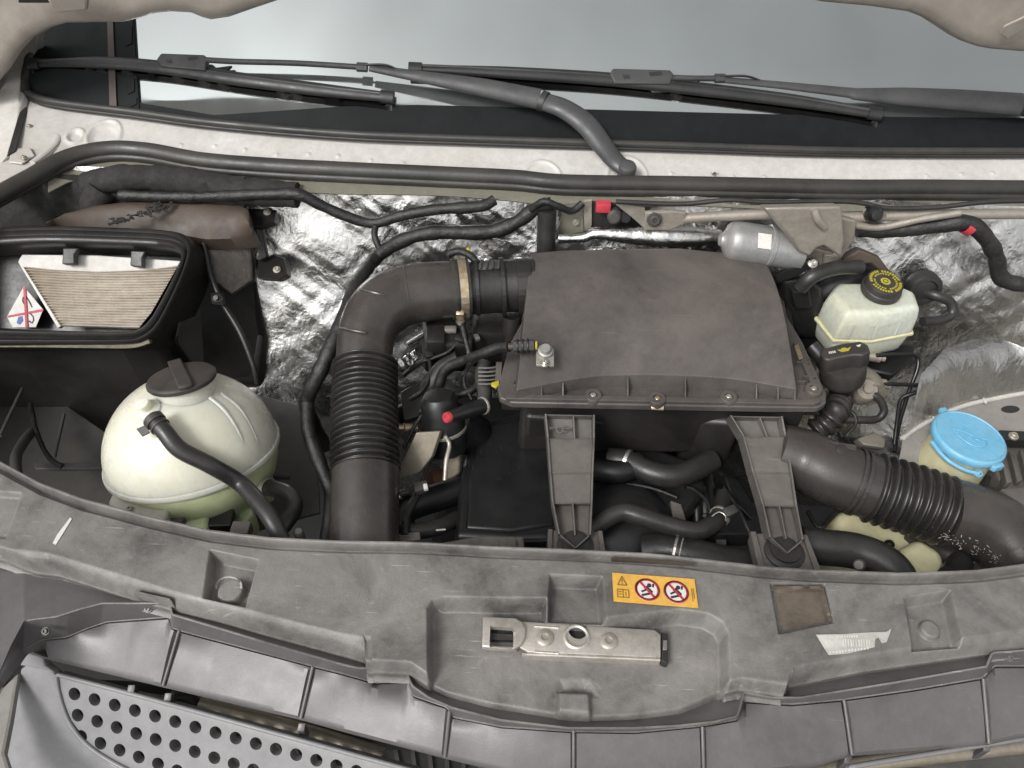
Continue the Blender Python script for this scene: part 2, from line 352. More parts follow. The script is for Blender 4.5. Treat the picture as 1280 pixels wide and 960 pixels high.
def sdf(X, Y_, poly):
    """signed distance to a polygon, negative inside"""
    p = np.array(poly)[:, :2]; n = len(p); d = np.full(X.shape, 1e9); ins = np.zeros(X.shape, bool)
    for i in range(n):
        a = p[i]; b = p[(i + 1) % n]; e = b - a; wx = X - a[0]; wy = Y_ - a[1]
        t = np.clip((wx * e[0] + wy * e[1]) / (e @ e), 0, 1)
        d = np.minimum(d, (wx - e[0] * t) ** 2 + (wy - e[1] * t) ** 2)
        c = ((a[1] <= Y_) & (b[1] > Y_)) | ((b[1] <= Y_) & (a[1] > Y_))
        with np.errstate(divide='ignore', invalid='ignore'):
            xs = a[0] + (Y_ - a[1]) / (b[1] - a[1] if b[1] != a[1] else 1e-9) * e[0]
        ins ^= c & (X < xs)
    d = np.sqrt(d); return np.where(ins, -d, d)
def sstep(a, b, x):
    t = np.clip((x - a) / (b - a), 0, 1); return t * t * (3 - 2 * t)
def vnoise(X, Y_, s, seed=0):
    """smooth value noise"""
    rng = np.random.RandomState(seed); T = rng.rand(64, 64)
    x = X * s; y = Y_ * s; xi = np.floor(x).astype(int); yi = np.floor(y).astype(int); fx = x - xi; fy = y - yi
    fx = fx * fx * (3 - 2 * fx); fy = fy * fy * (3 - 2 * fy)
    g = lambda i, j: T[i % 64, j % 64]
    return (g(xi, yi) * (1 - fx) + g(xi + 1, yi) * fx) * (1 - fy) + (g(xi, yi + 1) * (1 - fx) + g(xi + 1, yi + 1) * fx) * fy - 0.5
def bolt(parent, p, axis, r, mat='zinc', name='bolt', washer=True, socket=True):
    pr = [(r * 1.5, -r * .4), (r * 1.5, r * .15), (r * 1.38, r * .25)] if washer else [(r, -r * .4)]
    pr += [(r, r * .25), (r, r * .85), (r * .85, r * 1.0)]
    if socket: pr += [(r * .5, r * 1.0), (r * .45, r * .5), (0, r * .5)]
    else: pr += [(0, r * 1.05)]
    return lathe(name, p, axis, pr, mat, parent, n=12, ang=30)
def clamp_ring(parent, p, axis, r, wid, mat='steel', name='clamp'):
    axis = Vector(axis).normalized()
    o = ring(name, Vector(p) - axis * wid / 2, axis, r - 0.0006, r + 0.0011, wid, mat, parent, n=32, bevel=0.0003); return o
UP = Vector((0, 0, 1))

# ================================================================== SETTING: floor of the bay
def struct(o): o['kind'] = 'structure'; return o
gx, gy = np.meshgrid(np.linspace(-3, 3, 40), np.linspace(-1.6, 2.2, 30), indexing='ij')
struct(sheet('bay_floor', np.stack([gx, gy, -0.62 + 0.03 * vnoise(gx, gy, 3)], -1), 40, 30, 'dark'))

# ================================================================== BODY: bulkhead, scuttle, windscreen, wings, bonnet
bulk = thing('bulkhead', 'silver foil covered bulkhead wall behind the engine', 'bulkhead', (0, 0.74, -0.4))
nx, nz = 420, 120
gx, gz = np.meshgrid(np.linspace(-1.05, 1.05, nx), np.linspace(0.128, -0.52, nz), indexing='ij')
gyy = 0.735 + 0.034 * vnoise(gx, gz, 5, 1) - 0.011 * np.abs(vnoise(gx + gz * .8, gz * .6 - gx * .3, 9, 2)) - 0.007 * np.abs(vnoise(gx * .8 - gz, gz * .5, 21, 7)) - 0.004 * np.abs(vnoise(gx + gz * 1.5, gz * .4, 43, 9)) + 0.0015 * vnoise(gx - gz * .5, gz, 55, 3) \
    + 0.003 * np.abs(vnoise(gx * 1.0 + gz * 1.4, gz * .35, 38, 5)) 
gyy += -0.38 * np.clip(0.128 - gz, 0, .42) + .012
sheet('foil_lining', np.stack([gx, gyy, gz], -1), nx, nz, 'foil', bulk)

WB = [(-60, 60), (-20, 92), (34, 113), (67, 124), (168, 137), (269, 150.5), (430, 164), (593, 170.5), (855, 179), (1051, 185), (1280, 186), (1400, 186)]
ZB = 0.160
WBp = [Z(u, v, ZB) for u, v in WB]
wbx = np.array([p.x for p in WBp]); wby = np.array([p.y for p in WBp])
_dx = np.linspace(wbx[0] - .3, wbx[-1] + .3, 900); _dy = np.interp(_dx, wbx, wby); _dy[_dx > wbx[-1]] = wby[-1]; _k = np.hanning(75); _k /= _k.sum()
_sl = (wby[1] - wby[0]) / (wbx[1] - wbx[0]); _dy = np.where(_dx < wbx[0], wby[0] + (_dx - wbx[0]) * _sl, _dy)
_dy = np.convolve(np.pad(_dy, 37, 'edge'), _k, 'valid'); _m = (_dx >= wbx[0]) & (_dx <= wbx[-1]); wbx, wby = _dx[_m], _dy[_m]
yb = lambda x: float(np.interp(x, wbx, wby))
TAN = math.tan(math.radians(40))
GN = Vector((0, -math.sin(math.radians(40)), math.cos(math.radians(40))))
def G(u, v, off=0.0):
    """picture point on a surface lying off metres above the windscreen glass"""
    d = ray(u, v).normalized(); lo, hi = 0.6, 4.0
    h = lambda t: (CAM + d * t).z - (ZB + ((CAM + d * t).y - yb((CAM + d * t).x)) * TAN + off / math.cos(math.radians(40)))
    for _ in range(50):
        m_ = (lo + hi) / 2
        if h(m_) > 0: lo = m_
        else: hi = m_
    return CAM + d * lo

scr = thing('windscreen', 'sloping windscreen glass mirroring pale sky above the scuttle', 'windscreen', (0, 0.85, ZB))
xs = np.linspace(wbx[0], wbx[-1], 90); ts = np.linspace(0, 0.95, 24)
def glass_pts(x, t): return np.stack([x * (1 - 0.10 * t), np.interp(x, wbx, wby) + t * math.cos(math.radians(40)), ZB + t * math.sin(math.radians(40)) - 0.02 * t * t], -1)
X_, T_ = np.meshgrid(xs, ts, indexing='ij')
sheet('glass', glass_pts(X_, T_), 90, 24, 'glass', scr, thick=0.005, down=(0, 0.64, -0.77))
# black ceramic border, 3 mm proud of the glass: lower band only; the wide side sheet is a painted dark reflection
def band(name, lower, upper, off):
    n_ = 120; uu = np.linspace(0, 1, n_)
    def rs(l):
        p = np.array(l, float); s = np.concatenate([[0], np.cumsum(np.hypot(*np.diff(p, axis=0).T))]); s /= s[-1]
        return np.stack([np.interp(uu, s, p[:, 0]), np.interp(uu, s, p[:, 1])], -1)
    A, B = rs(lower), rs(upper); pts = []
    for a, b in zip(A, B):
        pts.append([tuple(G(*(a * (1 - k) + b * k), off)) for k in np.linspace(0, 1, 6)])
    return sheet(name, np.array(pts), n_, 6, 'frit_and_reflection', scr, thick=0.002, down=(0, 0.64, -0.77))
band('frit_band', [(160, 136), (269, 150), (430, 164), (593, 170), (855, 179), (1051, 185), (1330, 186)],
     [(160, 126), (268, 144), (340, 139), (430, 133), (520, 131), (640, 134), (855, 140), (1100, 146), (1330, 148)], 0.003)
band('dark_reflection', [(36, 113), (67, 124), (120, 131), (174, 138)], [(40, -20), (80, -20), (120, -20), (162, -20)], 0.005)  # dark part of the windscreen reflection, laid on as a matte black sheet
bm = bmesh.new()
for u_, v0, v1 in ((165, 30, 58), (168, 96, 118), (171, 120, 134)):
    bm = bmesh.new(); add_prism(bm, [G(u_ - 8, v0, .006), G(u_ - 8, v1, .006), G(u_, v1 - 4, .006), G(u_, v0 + 2, .006)], GN * 0.001); finish(bm, 'reflection_notch', 'frit_and_reflection', scr)  # jagged edge of the painted dark reflection
bm = bmesh.new(); add_prism(bm, [G(134, 20, .0075), G(137, 133, .0075), G(146, 134, .0075), G(141, 20, .0075)], GN * 0.0008)
finish(bm, 'brown_streak', M('strip_brown', (0.045, 0.032, 0.027), 0.6, var=0.2), scr)  # brown streak drawn over the dark sheet
tube('seal', [Z(u, v + 3, ZB + .004) for u, v in WB[2:]], 0.0065, 'weatherstrip', scr, n=10, step=0.012)
tube('seal_lip', [Z(u, v + 9, ZB - .004) for u, v in WB[2:]], 0.004, 'rubber', scr, n=8, step=0.012)
tube('side_seal', [Z(32, 116, ZB + .004), G(33, 98, .004), G(38, 70, .004), G(44, 45, .004), G(52, 10, .004)], 0.009, 'weatherstrip', scr, n=10)

# scuttle panel: painted sheet with pressed circles and small dimples
SU = [(-80, 290), (0, 246), (37, 226), (84, 201), (134, 190), (185, 192), (252, 204), (336, 211), (430, 216), (559, 222), (643, 226), (710, 232), (855, 234), (1051, 238), (1152, 238), (1280, 239), (1380, 239)]
ZS = 0.128
sc_ = thing('scuttle_panel', 'silver white painted scuttle panel below the windscreen with pressed dimples', 'body panel', (0, 0.76, ZS))
n1, n2 = 900, 60
us = np.linspace(10, 1350, n1); tt = np.linspace(0, 1, n2)
wbu, wbv = zip(*WB); suu, suv = zip(*SU)
pts = np.zeros((n1, n2, 3))
for i, u in enumerate(us):
    a = np.array(Z(u, np.interp(u, wbu, wbv) + 4, ZB - 0.006)); b = np.array(Z(u, np.interp(u, suu, suv), ZS - .004))
    pts[i] = a + (b - a) * tt[:, None]
def dimple(u, v, r, h, soft=0.4):
    c = Z(u, v, 0.14); d = np.hypot(pts[..., 0] - c.x, (pts[..., 1] - c.y)); rr = R(r, c)
    pts[..., 2] += h * (1 - sstep(rr * (1 - soft), rr, d))
def ringdimple(u, v, r, h, wd=2.2):
    c = Z(u, v, 0.14); d = np.hypot(pts[..., 0] - c.x, (pts[..., 1] - c.y) * 0.8); rr = R(r, c); w_ = R(wd, c)
    pts[..., 2] += h * np.exp(-((d - rr) / w_) ** 2)
for u, v in ((225, 178), (268, 181), (305, 185), (345, 190), (385, 191), (422, 193), (463, 197), (504, 200), (545, 205), (583, 207), (622, 210), (880, 217), (917, 216), (957, 217), (998, 219), (1039, 220), (1078, 221), (1119, 221), (1160, 217), (1203, 216), (1241, 215), (840, 213)):
    dimple(u, v, 4.2, 0.0022, 0.8)
pts[..., 2] += 0.0
ringdimple(93, 168, 10, 0.003); ringdimple(129, 167, 20, 0.003); ringdimple(678, 218, 25, 0.003); ringdimple(728, 222, 12, 0.0025, 1.6); ringdimple(785, 216, 25, 0.003)
dimple(93, 168, 9, -0.003); dimple(129, 167, 19, -0.003)
pts[..., 2] += 0.0008 * vnoise(pts[..., 0], pts[..., 1], 14, 8)
sheet('panel', pts, n1, n2, 'paint', sc_, thick=0.002, down=(0, 0.3, -1))
# flange under the seal
n1 = 200; us = np.linspace(60, 1350, n1); pts = np.zeros((n1, 5, 3))
for i, u in enumerate(us):
    v = np.interp(u, suu, suv); a = np.array(Z(u, v + 9, ZS - .004)); b = np.array(Z(u, v + 25 + 2 * math.sin(u * .02), ZS - .010))
    for k in range(5): pts[i, k] = a + (b - a) * k / 4
sheet('flange', pts, n1, 5, 'primer', sc_, thick=0.003, down=(0, 0.6, -0.8))
bm = bmesh.new(); c = Z(893, 218, .137)
for k in range(16):
    q = c + Vector((random.gauss(0, .0035), random.gauss(0, .003), 0.0012)); s = random.uniform(.0008, .0022)
    add_prism(bm, [q + Vector((s * math.cos(t), s * math.sin(t) * .7, 0)) for t in (0, 1.2, 2.3, 3.6, 5)], (0, 0, .0005))
finish(bm, 'paint_chip', 'grey_metal', sc_)

# weatherstrip of the bonnet: bulb and lip
ws = thing('bonnet_weatherstrip', 'long black rubber weatherstrip running along the scuttle edge', 'rubber seal', Z(640, 226, ZS))
path = [Z(u, v, ZS + .008) for u, v in SU]
tube('bulb', [Z(u, v - 3, ZS + .010) for u, v in SU], 0.0145, 'weatherstrip', ws, n=14, step=0.01)
tube('lip', [Z(u, v + 7, ZS + .001) for u, v in SU], 0.0075, 'weatherstrip', ws, n=12, step=0.01)
tube('bead', [Z(u, v - 10, ZS + .016) for u, v in SU], 0.0040, 'rubber', ws, n=8, step=0.01)

iwp = None
# left wing edge with its screws
wing = thing('wing_bracket', 'silver painted wing corner plate with screws left of the scuttle', 'body panel', Z(35, 180, .12))
slab('plate', ZL([(-30, 260), (-30, 160), (4, 140), (30, 122), (66, 126), (74, 150), (84, 172), (62, 192), (40, 207), (14, 226), (-6, 246)], .134), (0, 0, -.004), 'paint', wing, 0.001)
slab('edge', [Z(-40, 190, .11), Z(4, 105, .16), Z(27, 62, .20), Z(31, 112, .165), Z(22, 150, .15), Z(8, 196, .14), Z(-30, 240, .11)], (0.004, 0.01, -.006), 'paint', wing, 0.0015)
slab('post', [Z(-60, 150, .10), Z(-20, 60, .22), Z(20, 20, .30), Z(46, 20, .30), Z(44, 60, .22), Z(30, 110, .15), Z(-20, 200, .10)], (0, .02, -.02), 'paint_inner', wing, .003)
slab('gap_strip', [Z(24, 138, .146), Z(32, 118, .158), Z(34, 142, .146), Z(20, 190, .139), Z(9, 196, .139)], (0, 0, .002), 'rubber', wing, 0.001)
tube('swage', [Z(56, 134, .137), Z(64, 152, .137), Z(72, 172, .136), Z(60, 188, .135), Z(40, 203, .135)], .006, 'paint', wing, n=10, flat=(UP, .5))
slab('swage', [Z(26, 146, .136), Z(48, 148, .136), Z(50, 164, .136), Z(38, 170, .136), Z(24, 166, .136)], UP * .003, 'paint', wing, .0014, 3)
slab('swage', [Z(14, 188, .136), Z(38, 186, .136), Z(44, 196, .136), Z(28, 206, .136), Z(12, 204, .136)], UP * .003, 'paint', wing, .0014, 3)
for u, v in ((37, 158), (30, 197), (8, 233)): bolt(wing, Z(u, v, .143 if v < 215 else .137), UP, .0035, 'zinc', 'screw')

# bonnet, open overhead and leaning towards the viewer
hn = Vector((0, -math.sin(math.radians(66)), -math.cos(math.radians(66))))  # faces front and down
ho = Y(640, 0, 0.80)
bon = thing('bonnet', 'beige underside of the raised bonnet at the top corners', 'bonnet', (0, 0.8, 0.42))
low = [(-70, 150), (0, 100), (14, 84), (28, 62), (44, 45), (67, 33), (91, 26), (161, 25), (178, 21), (195, 15), (220, 12), (245, 13.5), (258, 19), (269, 22), (292, 18.5), (322, 8), (346, 0), (420, -25), (640, -40),
       (900, -22), (1025, 0), (1080, 5), (1129, 12), (1150, 20), (1169, 32), (1184, 42), (1199, 50), (1214, 55), (1230, 58), (1280, 62), (1380, 66)]
lp = [PL(u, v, ho, hn) for u, v in low]
upd = Vector((0, -math.cos(math.radians(66)), math.sin(math.radians(66))))
n_ = len(lp); mm = 14
pts = np.zeros((n_, mm, 3))
for i, p in enumerate(lp):
    for k in range(mm):
        t = (0, .006, .014, .024, .045, .075, .11, .16, .25, .36, .5, .66, .82, 1.0)[k]
        q = p + upd * (t * 0.85); bulge = 0.020 * (sstep(0, .02, t) - sstep(.05, .10, t) * .9) + .012 * sstep(.16, .25, t)
        pts[i, k] = np.array(q + hn * float(bulge))
sheet('inner_panel', pts, n_, mm, 'hood_paint', bon, thick=0.03, down=tuple(-hn), ang=60)
slab('slot', [PL(1249, 40, ho + hn * .028, hn), PL(1254, 31, ho + hn * .028, hn), PL(1290, 14, ho + hn * .028, hn), PL(1294, 26, ho + hn * .028, hn), PL(1258, 47, ho + hn * .028, hn)], hn * .004, 'hood_paint', bon, 0.002)
slab('bracket', [PL(60, -10, ho + hn * .03, hn), PL(112, -14, ho + hn * .03, hn), PL(112, 6, ho + hn * .03, hn), PL(70, 10, ho + hn * .03, hn)], hn * .012, 'hood_paint', bon, 0.004)
slab('dark_slot', [PL(22, -8, ho + hn * .03, hn), PL(80, -8, ho + hn * .03, hn), PL(76, 2, ho + hn * .03, hn), PL(24, 2, ho + hn * .03, hn)], hn * .003, 'dark', bon, 0.001)

# inner wings
iw = thing('inner_wing', 'beige painted inner wing panel behind the blue washer cap', 'body panel', Z(1230, 560, -.2))
A = [(1128, 545), (1150, 530), (1200, 506), (1250, 494), (1290, 487), (1340, 480), (1420, 474)]
Bv = [(1100, 640), (1140, 640), (1200, 640), (1250, 640), (1300, 650), (1360, 660), (1440, 670)]
a = np.array([Z(u, v, -.10) for u, v in A]); b = np.array([Z(u, v, -.17) for u, v in Bv])
a2 = np.array([np.interp(np.linspace(0, 1, 40), np.linspace(0, 1, 7), a[:, k]) for k in range(3)]).T; b2 = np.array([np.interp(np.linspace(0, 1, 40), np.linspace(0, 1, 7), b[:, k]) for k in range(3)]).T
pts = np.stack([a2 + (b2 - a2) * t + np.array([0, 0, .03 * math.sin(math.pi * t)]) for t in np.linspace(0, 1, 14)], 1)
sheet('panel', pts, 40, 14, 'paint_inner', iw, thick=.004)
tube('seam', [Z(u, v + 3, -.097) for u, v in A], .004, 'paint', iw, n=8)
for u, v in ((1168, 524), (1231, 501)): box('weld_tab', Z(u, v, -.092), (.004, .012, .004), 'paint', iw)
fo = [(1140, 520), (1150, 470), (1180, 438), (1215, 424), (1250, 424), (1300, 440), (1360, 470)]
a = np.array([Z(u, v, -.03) for u, v in fo]); b = np.array([Z(u, v + 3, -.10) for u, v in A])
a2 = np.array([np.interp(np.linspace(0, 1, 60), np.linspace(0, 1, 7), a[:, k]) for k in range(3)]).T; b2 = np.array([np.interp(np.linspace(0, 1, 60), np.linspace(0, 1, 7), b[:, k]) for k in range(3)]).T
pts = np.stack([a2 + (b2 - a2) * t + np.array([0, 0, .02 * math.sin(math.pi * t)]) for t in np.linspace(0, 1, 30)], 1)
pts[..., 2] += .008 * vnoise(pts[..., 0], pts[..., 1], 10, 4) + .002 * vnoise(pts[..., 0], pts[..., 1], 45, 6)
sheet('foil_patch', pts, 60, 30, 'foil', iw, thick=.002)
slab('hole_plug', [Z(1262 + 12 * math.cos(t), 513 + 5 * math.sin(t), -.099) for t in np.linspace(0, 6.28, 14)[:-1]], (0, 0, .003), 'dark', iw, .001)

iwl = thing('inner_wing', 'dark grey sheet metal inner wing shelf left of the round tank', 'body panel', Z(60, 540, -.3))
slab('shelf', ZL([(-60, 470), (30, 470), (160, 560), (180, 640), (60, 640), (-60, 600)], -.24), (0, 0, -.006), 'grey_metal', iwl)
slab('ledge', [Z(42, 578, -.17), Z(132, 578, -.17), Z(136, 585, -.17), Z(44, 586, -.17)], (0, 0, -.008), 'grey_metal', iwl)
tube('stiffener', [Z(0, 545, -.15), Z(14, 515, -.15), Z(28, 486, -.15)], .003, 'grey_metal', iwl, n=8)
tube('stiffener', [Z(68, 572, -.15), Z(74, 545, -.15), Z(80, 518, -.15)], .003, 'grey_metal', iwl, n=8)
tube('drain_pipe', [Z(22, 600, -.12), Z(20, 572, -.13), Z(30, 552, -.15), Z(40, 540, -.18)], .008, 'grey_metal', iwl, n=12)
slab('shelf', ZL([(330, 495), (395, 512), (400, 640), (300, 668), (290, 560)], -.23), (0, 0, -.006), 'grey_metal', iwl)
slab('ledge', ZL([(322, 592), (362, 592), (362, 597), (322, 597)], -.17), (0, 0, -.006), 'grey_metal', iwl)

# ================================================================== FRONT CARRIER (slam panel)
car = thing('front_carrier', 'weathered grey plastic front carrier across the engine bay', 'carrier', Z(640, 760, -.05))
RE = [(-120, 520), (0, 578), (50, 605), (101, 624), (134, 633), (188, 648), (262, 664), (336, 673), (430, 677.5), (514, 679.5), (682, 687), (810, 694), (850, 698), (951, 709), (1018, 714), (1119, 718), (1220, 714), (1280, 707), (1400, 690)]
FE = [(-120, 660), (0, 690), (34, 702), (64, 705.5), (168, 739), (215, 751), (269, 764), (336, 783), (430, 808), (453, 815), (457, 832), (512, 835), (532, 848), (559, 860), (610, 873), (694, 887), (744, 891), (794, 889), (855, 881), (900, 861), (927, 855), (984, 863), (989, 848), (1085, 828), (1203, 811), (1280, 801), (1400, 784)]
ru, rv = zip(*RE); fu, fv = zip(*FE)
n1, n2 = 1150, 150
us = np.linspace(-110, 1390, n1); pts = np.zeros((n1, n2, 3)); tt = np.linspace(0, 1, n2)
PX = np.zeros((n1, n2)); PV = np.zeros((n1, n2))
for i, u in enumerate(us):
    v0 = np.interp(u, ru, rv); v1 = np.interp(u, fu, fv)
    a = np.array(Z(u, v0, 0)); b = np.array(Z(u, v1, 0)); pts[i] = a + (b - a) * tt[:, None]; PX[i] = u; PV[i] = v0 + (v1 - v0) * tt
Xw, Yw = pts[..., 0].copy(), pts[..., 1].copy(); h = np.zeros((n1, n2))
dr = PV - np.interp(PX, ru, rv); df = np.interp(PX, fu, fv) - PV
# rear lip, groove and step up to the flat
h += 0.004 * (1 - sstep(2.5, 5, dr)) - 0.011 * sstep(3, 6, dr) * (1 - sstep(11, 15, dr))
h -= 0.016 * (1 - sstep(0, 10, df)) ** 2
def pocket(poly, depth, soft=0.004, inner=None):
    global h
    s = sdf(Xw, Yw, ZL(poly, 0)); h += -depth * (1 - sstep(-soft, soft * .4, s))
pocket([(536, 900), (535, 760), (541, 751), (555, 747), (683, 748), (684, 771), (758, 774), (850, 763), (884, 768), (902, 778), (909, 792), (912, 900)], 0.026, .0055)
pocket([(688, 719), (752, 722), (757, 775), (684, 772)], 0.022, .005)
pocket([(263, 688), (322, 700), (306, 758), (255, 747)], 0.020, .005)
pocket([(963, 729), (1031, 730), (1041, 778), (974, 792)], 0.012, .003)
pocket([(1131, 748), (1188, 738), (1203, 804), (1142, 811)], 0.018, .005)
pocket([(-30, 612), (26, 616), (6, 672), (-40, 668)], 0.009, .004)
pocket([(455, 796), (462, 796), (466, 836), (452, 836)], 0.004, .003)
for u, v, r_, dz in ((286, 733, 19, .012), (1168, 780, 14, .007)):
    c = Z(u, v, 0); d = np.hypot(Xw - c.x, Yw - c.y); h += dz * (1 - sstep(R(r_ * .75, c), R(r_, c), d))
s = sdf(Xw, Yw, ZL([(697, 852), (742, 854), (744, 892), (695, 890)], 0)); h += 0.010 * (1 - sstep(-.006, .001, s))
s = sdf(Xw, Yw, ZL([(702, 838), (738, 838), (750, 858), (692, 857)], 0)); h -= 0.006 * (1 - sstep(-.010, .004, s))
# shallow ribs and a crease towards the front on the left arm
c = np.interp(PX, [-100, 60, 215, 430, 470], [672, 690, 738, 792, 800]); h += -0.010 * sstep(0, 14, PV - c) * (PX < 455)
c = np.interp(PX, [985, 1200, 1400], [834, 797, 770]); h += -0.008 * sstep(0, 10, PV - c) * (PX > 992)
h += 0.0022 * vnoise(Xw, Yw, 9, 11) + 0.0006 * vnoise(Xw, Yw, 45, 12)
pts[..., 2] = h
# front wall going down
wall = np.repeat(pts[:, -1:, :], 6, axis=1)
for k in range(6): wall[:, k, 2] -= 0.0025 * (k + 1); wall[:, k, 1] += (0, 0.0005, .001, .001, .0005, -.004)[k]
back = np.repeat(pts[:, :1, :], 5, axis=1)
for k in range(5): back[:, k, 2] -= 0.010 * (5 - k); back[:, k, 1] += 0.001
sheet('top_panel', np.concatenate([back, pts, wall], 1), n1, n2 + 11, 'carrier', car)
def on_car(u, v, dz=0.0):
    """a picture point on the carrier's top surface"""
    z = 0.0
    for _ in range(6):
        p = Z(u, v, z); k = np.argmin((Xw - p.x) ** 2 + (Yw - p.y) ** 2); z = h.ravel()[k]
    return Z(u, v, z + dz)
# chalk marks and scuffs that are their own shapes
bm = bmesh.new()
add_prism(bm, [on_car(u, v, .0004) for u, v in ((88, 647), (90, 649), (79, 667), (70, 681), (66, 679), (72, 668))], (0, 0, .0006)); finish(bm, 'paint_mark', 'white_print', car)
M('dirt', (.075, .058, .044), .8, var=.35, dust=(.13, .108, .085), dust_amt=.8, scale=45, bump=.4, bscale=200)
sheet('dirt_patch', np.array([[tuple(on_car(966 + 63 * a_ + 11 * b_, 733 + 44 * b_ - 1 * a_ + (12 * b_ * (1 - a_)), .0012)) for b_ in np.linspace(0, 1, 14)] for a_ in np.linspace(0, 1, 16)]), 16, 14, 'dirt', car)
tube('chalk_ring', [on_car(286 + 16 * math.cos(a), 733 + 12 * math.sin(a), .0006) for a in np.linspace(2.9, 6.5, 12)], .0012, 'label_grey', car, n=6, flat=(UP, .3))
slab('reflector_strip', [on_car(764, 694 + 3, .003), on_car(868, 700 + 4, .003), on_car(868, 708, .002), on_car(764, 702, .002)], (0, 0, .001), 'brown_plastic', car, .0003)
slab('clip', [on_car(168, 738, .002), on_car(212, 748, .002), on_car(216, 752, -.006), on_car(168, 746, -.006)], (0, 0, -.02), 'carrier', car)
# ------------------------------------------------ latch plate
lat = thing('bonnet_latch', 'flat bare steel bonnet latch plate screwed into the carrier recess', 'latch', on_car(720, 800))
zc = on_car(720, 800).z + .012
def boolean(o, cutters):
    for c in cutters:
        md = o.modifiers.new('b', 'BOOLEAN'); md.operation = 'DIFFERENCE'; md.object = c; md.solver = 'EXACT'
    dg = bpy.context.evaluated_depsgraph_get(); dg.update()
    me = bpy.data.meshes.new_from_object(o.evaluated_get(dg)); o.modifiers.clear(); old = o.data; o.data = me; me.name = o.name
    for c in cutters: bpy.data.objects.remove(c, do_unlink=True)
    bm = bmesh.new(); bm.from_mesh(me); sharp(bm, 32); bm.to_mesh(me); bm.free(); return o
pl = slab('plate', ZL([(606, 773), (660, 777), (818, 787), (826, 793), (826, 822), (660, 815), (648, 808), (604, 806)], zc), (0, 0, -.004), 'latch_steel', lat, .0014)
c1 = slab('cut', [Z(u, v, zc + .01) for u, v in ((613, 778), (642, 780), (642, 803), (612, 801))], (0, 0, -.03), 'dark', None, .002)
c2 = lathe('cut', Z(720.5, 798, zc - .02), UP, [(R(12, Z(720, 800, zc)), 0), (R(12, Z(720, 800, zc)), .04)], 'dark', None, n=28)
boolean(pl, [c1, c2])
slab('folded_edge', ZL([(652, 816), (660, 815.5), (826, 822.5), (826, 826), (660, 819)], zc - .001), (0, 0, -.013), 'latch_steel', lat, .0012)
slab('folded_edge', ZL([(604, 806.5), (648, 808.5), (646, 811), (605, 809)], zc - .001), (0, 0, -.008), 'latch_steel', lat, .001)
ring('eye', Z(720.5, 798, zc - .003), UP, R(12.3, Z(720, 800, zc)), R(17, Z(720, 800, zc)), .006, 'latch_steel', lat, n=32, bevel=.0015)
hf = slab('hook_frame', ZL([(604, 770), (645, 772), (653, 777), (657, 786), (656, 797), (651, 806), (643, 811), (602, 808)], zc + .006), (0, 0, -.008), 'latch_steel', lat, .0022, 3)
boolean(hf, [slab('cut', [Z(u, v, zc + .02) for u, v in ((613, 775), (641, 777), (645, 782), (645, 798), (641, 803), (612, 801))], (0, 0, -.05), 'dark', None, .0)])
for u, v in ((681, 797.5), (761, 802)): lathe('screw', Z(u, v, zc), UP, [(R(11, Z(u, v, zc)), -.001), (R(11, Z(u, v, zc)), .002), (R(9, Z(u, v, zc)), .0032), (R(5, Z(u, v, zc)), .0035), (R(4, Z(u, v, zc)), .0012), (0, .0012)], 'zinc', lat, n=24)
for u in (694, 692):
    pass
for va in (783, 815):
    tube('stamped_rib', [Z(668, va, zc), Z(698, va + 2, zc)], .0016, 'latch_steel', lat, n=8)
slab('end_clip', ZL([(827, 790), (835, 792), (835, 829), (827, 826)], zc), (0, 0, -.014), 'box_black', lat, .001)
slab('end_pin', ZL([(829, 800), (834, 800), (834, 812), (829, 812)], zc + .002), (0, 0, -.004), 'steel', lat, .0006)
slab('release_slide', ZL([(612, 791), (642, 792), (642, 800), (612, 799)], zc - .005), (0, 0, -.004), 'box_black', lat, .001)
slab('release_slide', ZL([(612, 776), (642, 777), (642, 787), (612, 786)], zc - .004), (0, 0, -.004), 'grey_metal', lat, .001)
lathe('well_shade', Z(720.5, 799, zc - .03), UP, [(.0115, .019), (.0115, .0205), (0, .0205)], 'black_print_and_shade', lat)  # black disc stands in for the shade inside the round hole
slab('well_shade', ZL([(612, 776), (643, 777), (643, 803), (612, 802)], zc - .0095), (0, 0, -.001), 'black_print_and_shade', lat, 0)  # black sheet painted as the shade inside the square hole
slab('catch', ZL([(712, 797), (730, 798), (730, 803), (712, 802)], zc - .006), (0, 0, -.003), 'grey_metal', lat, .001)

# ------------------------------------------------ warning sticker
st = thing('warning_sticker', 'yellow warning sticker with two red prohibition circles', 'sticker', on_car(816, 737))
SZ = on_car(816, 737).z + .0018
so_ = Z(765, 716, SZ)
e1 = Z(868, 724, SZ) - so_; e2 = Z(767, 752, SZ) - so_
sp = lambda a, b, k=0: so_ + e1 * a + e2 * b + UP * k
slab('backing', [sp(0, 0), sp(1, 0), sp(1.0, 1), sp(0, 1)], UP * .0005, 'yellow', st, .0001)
def flat(name, polys, mat, k, parent=st):
    bm = bmesh.new()
    for p in polys: add_prism(bm, [sp(a, b, k) for a, b in p], UP * .0003)
    return finish(bm, name, mat, parent)
asp = e1.length / e2.length
def circ(cx, cy, r, n=28): return [(cx + r / asp * math.cos(t), cy + r * math.sin(t)) for t in np.linspace(0, 2 * math.pi, n + 1)[:-1]]
def annulus(cx, cy, r0, r1, n=28):
    out = []
    for k in range(n):
        a, b = 2 * math.pi * k / n, 2 * math.pi * (k + 1) / n
        out.append([(cx + r / asp * math.cos(t), cy + r * math.sin(t)) for r, t in ((r0, a), (r1, a), (r1, b), (r0, b))])
    return out
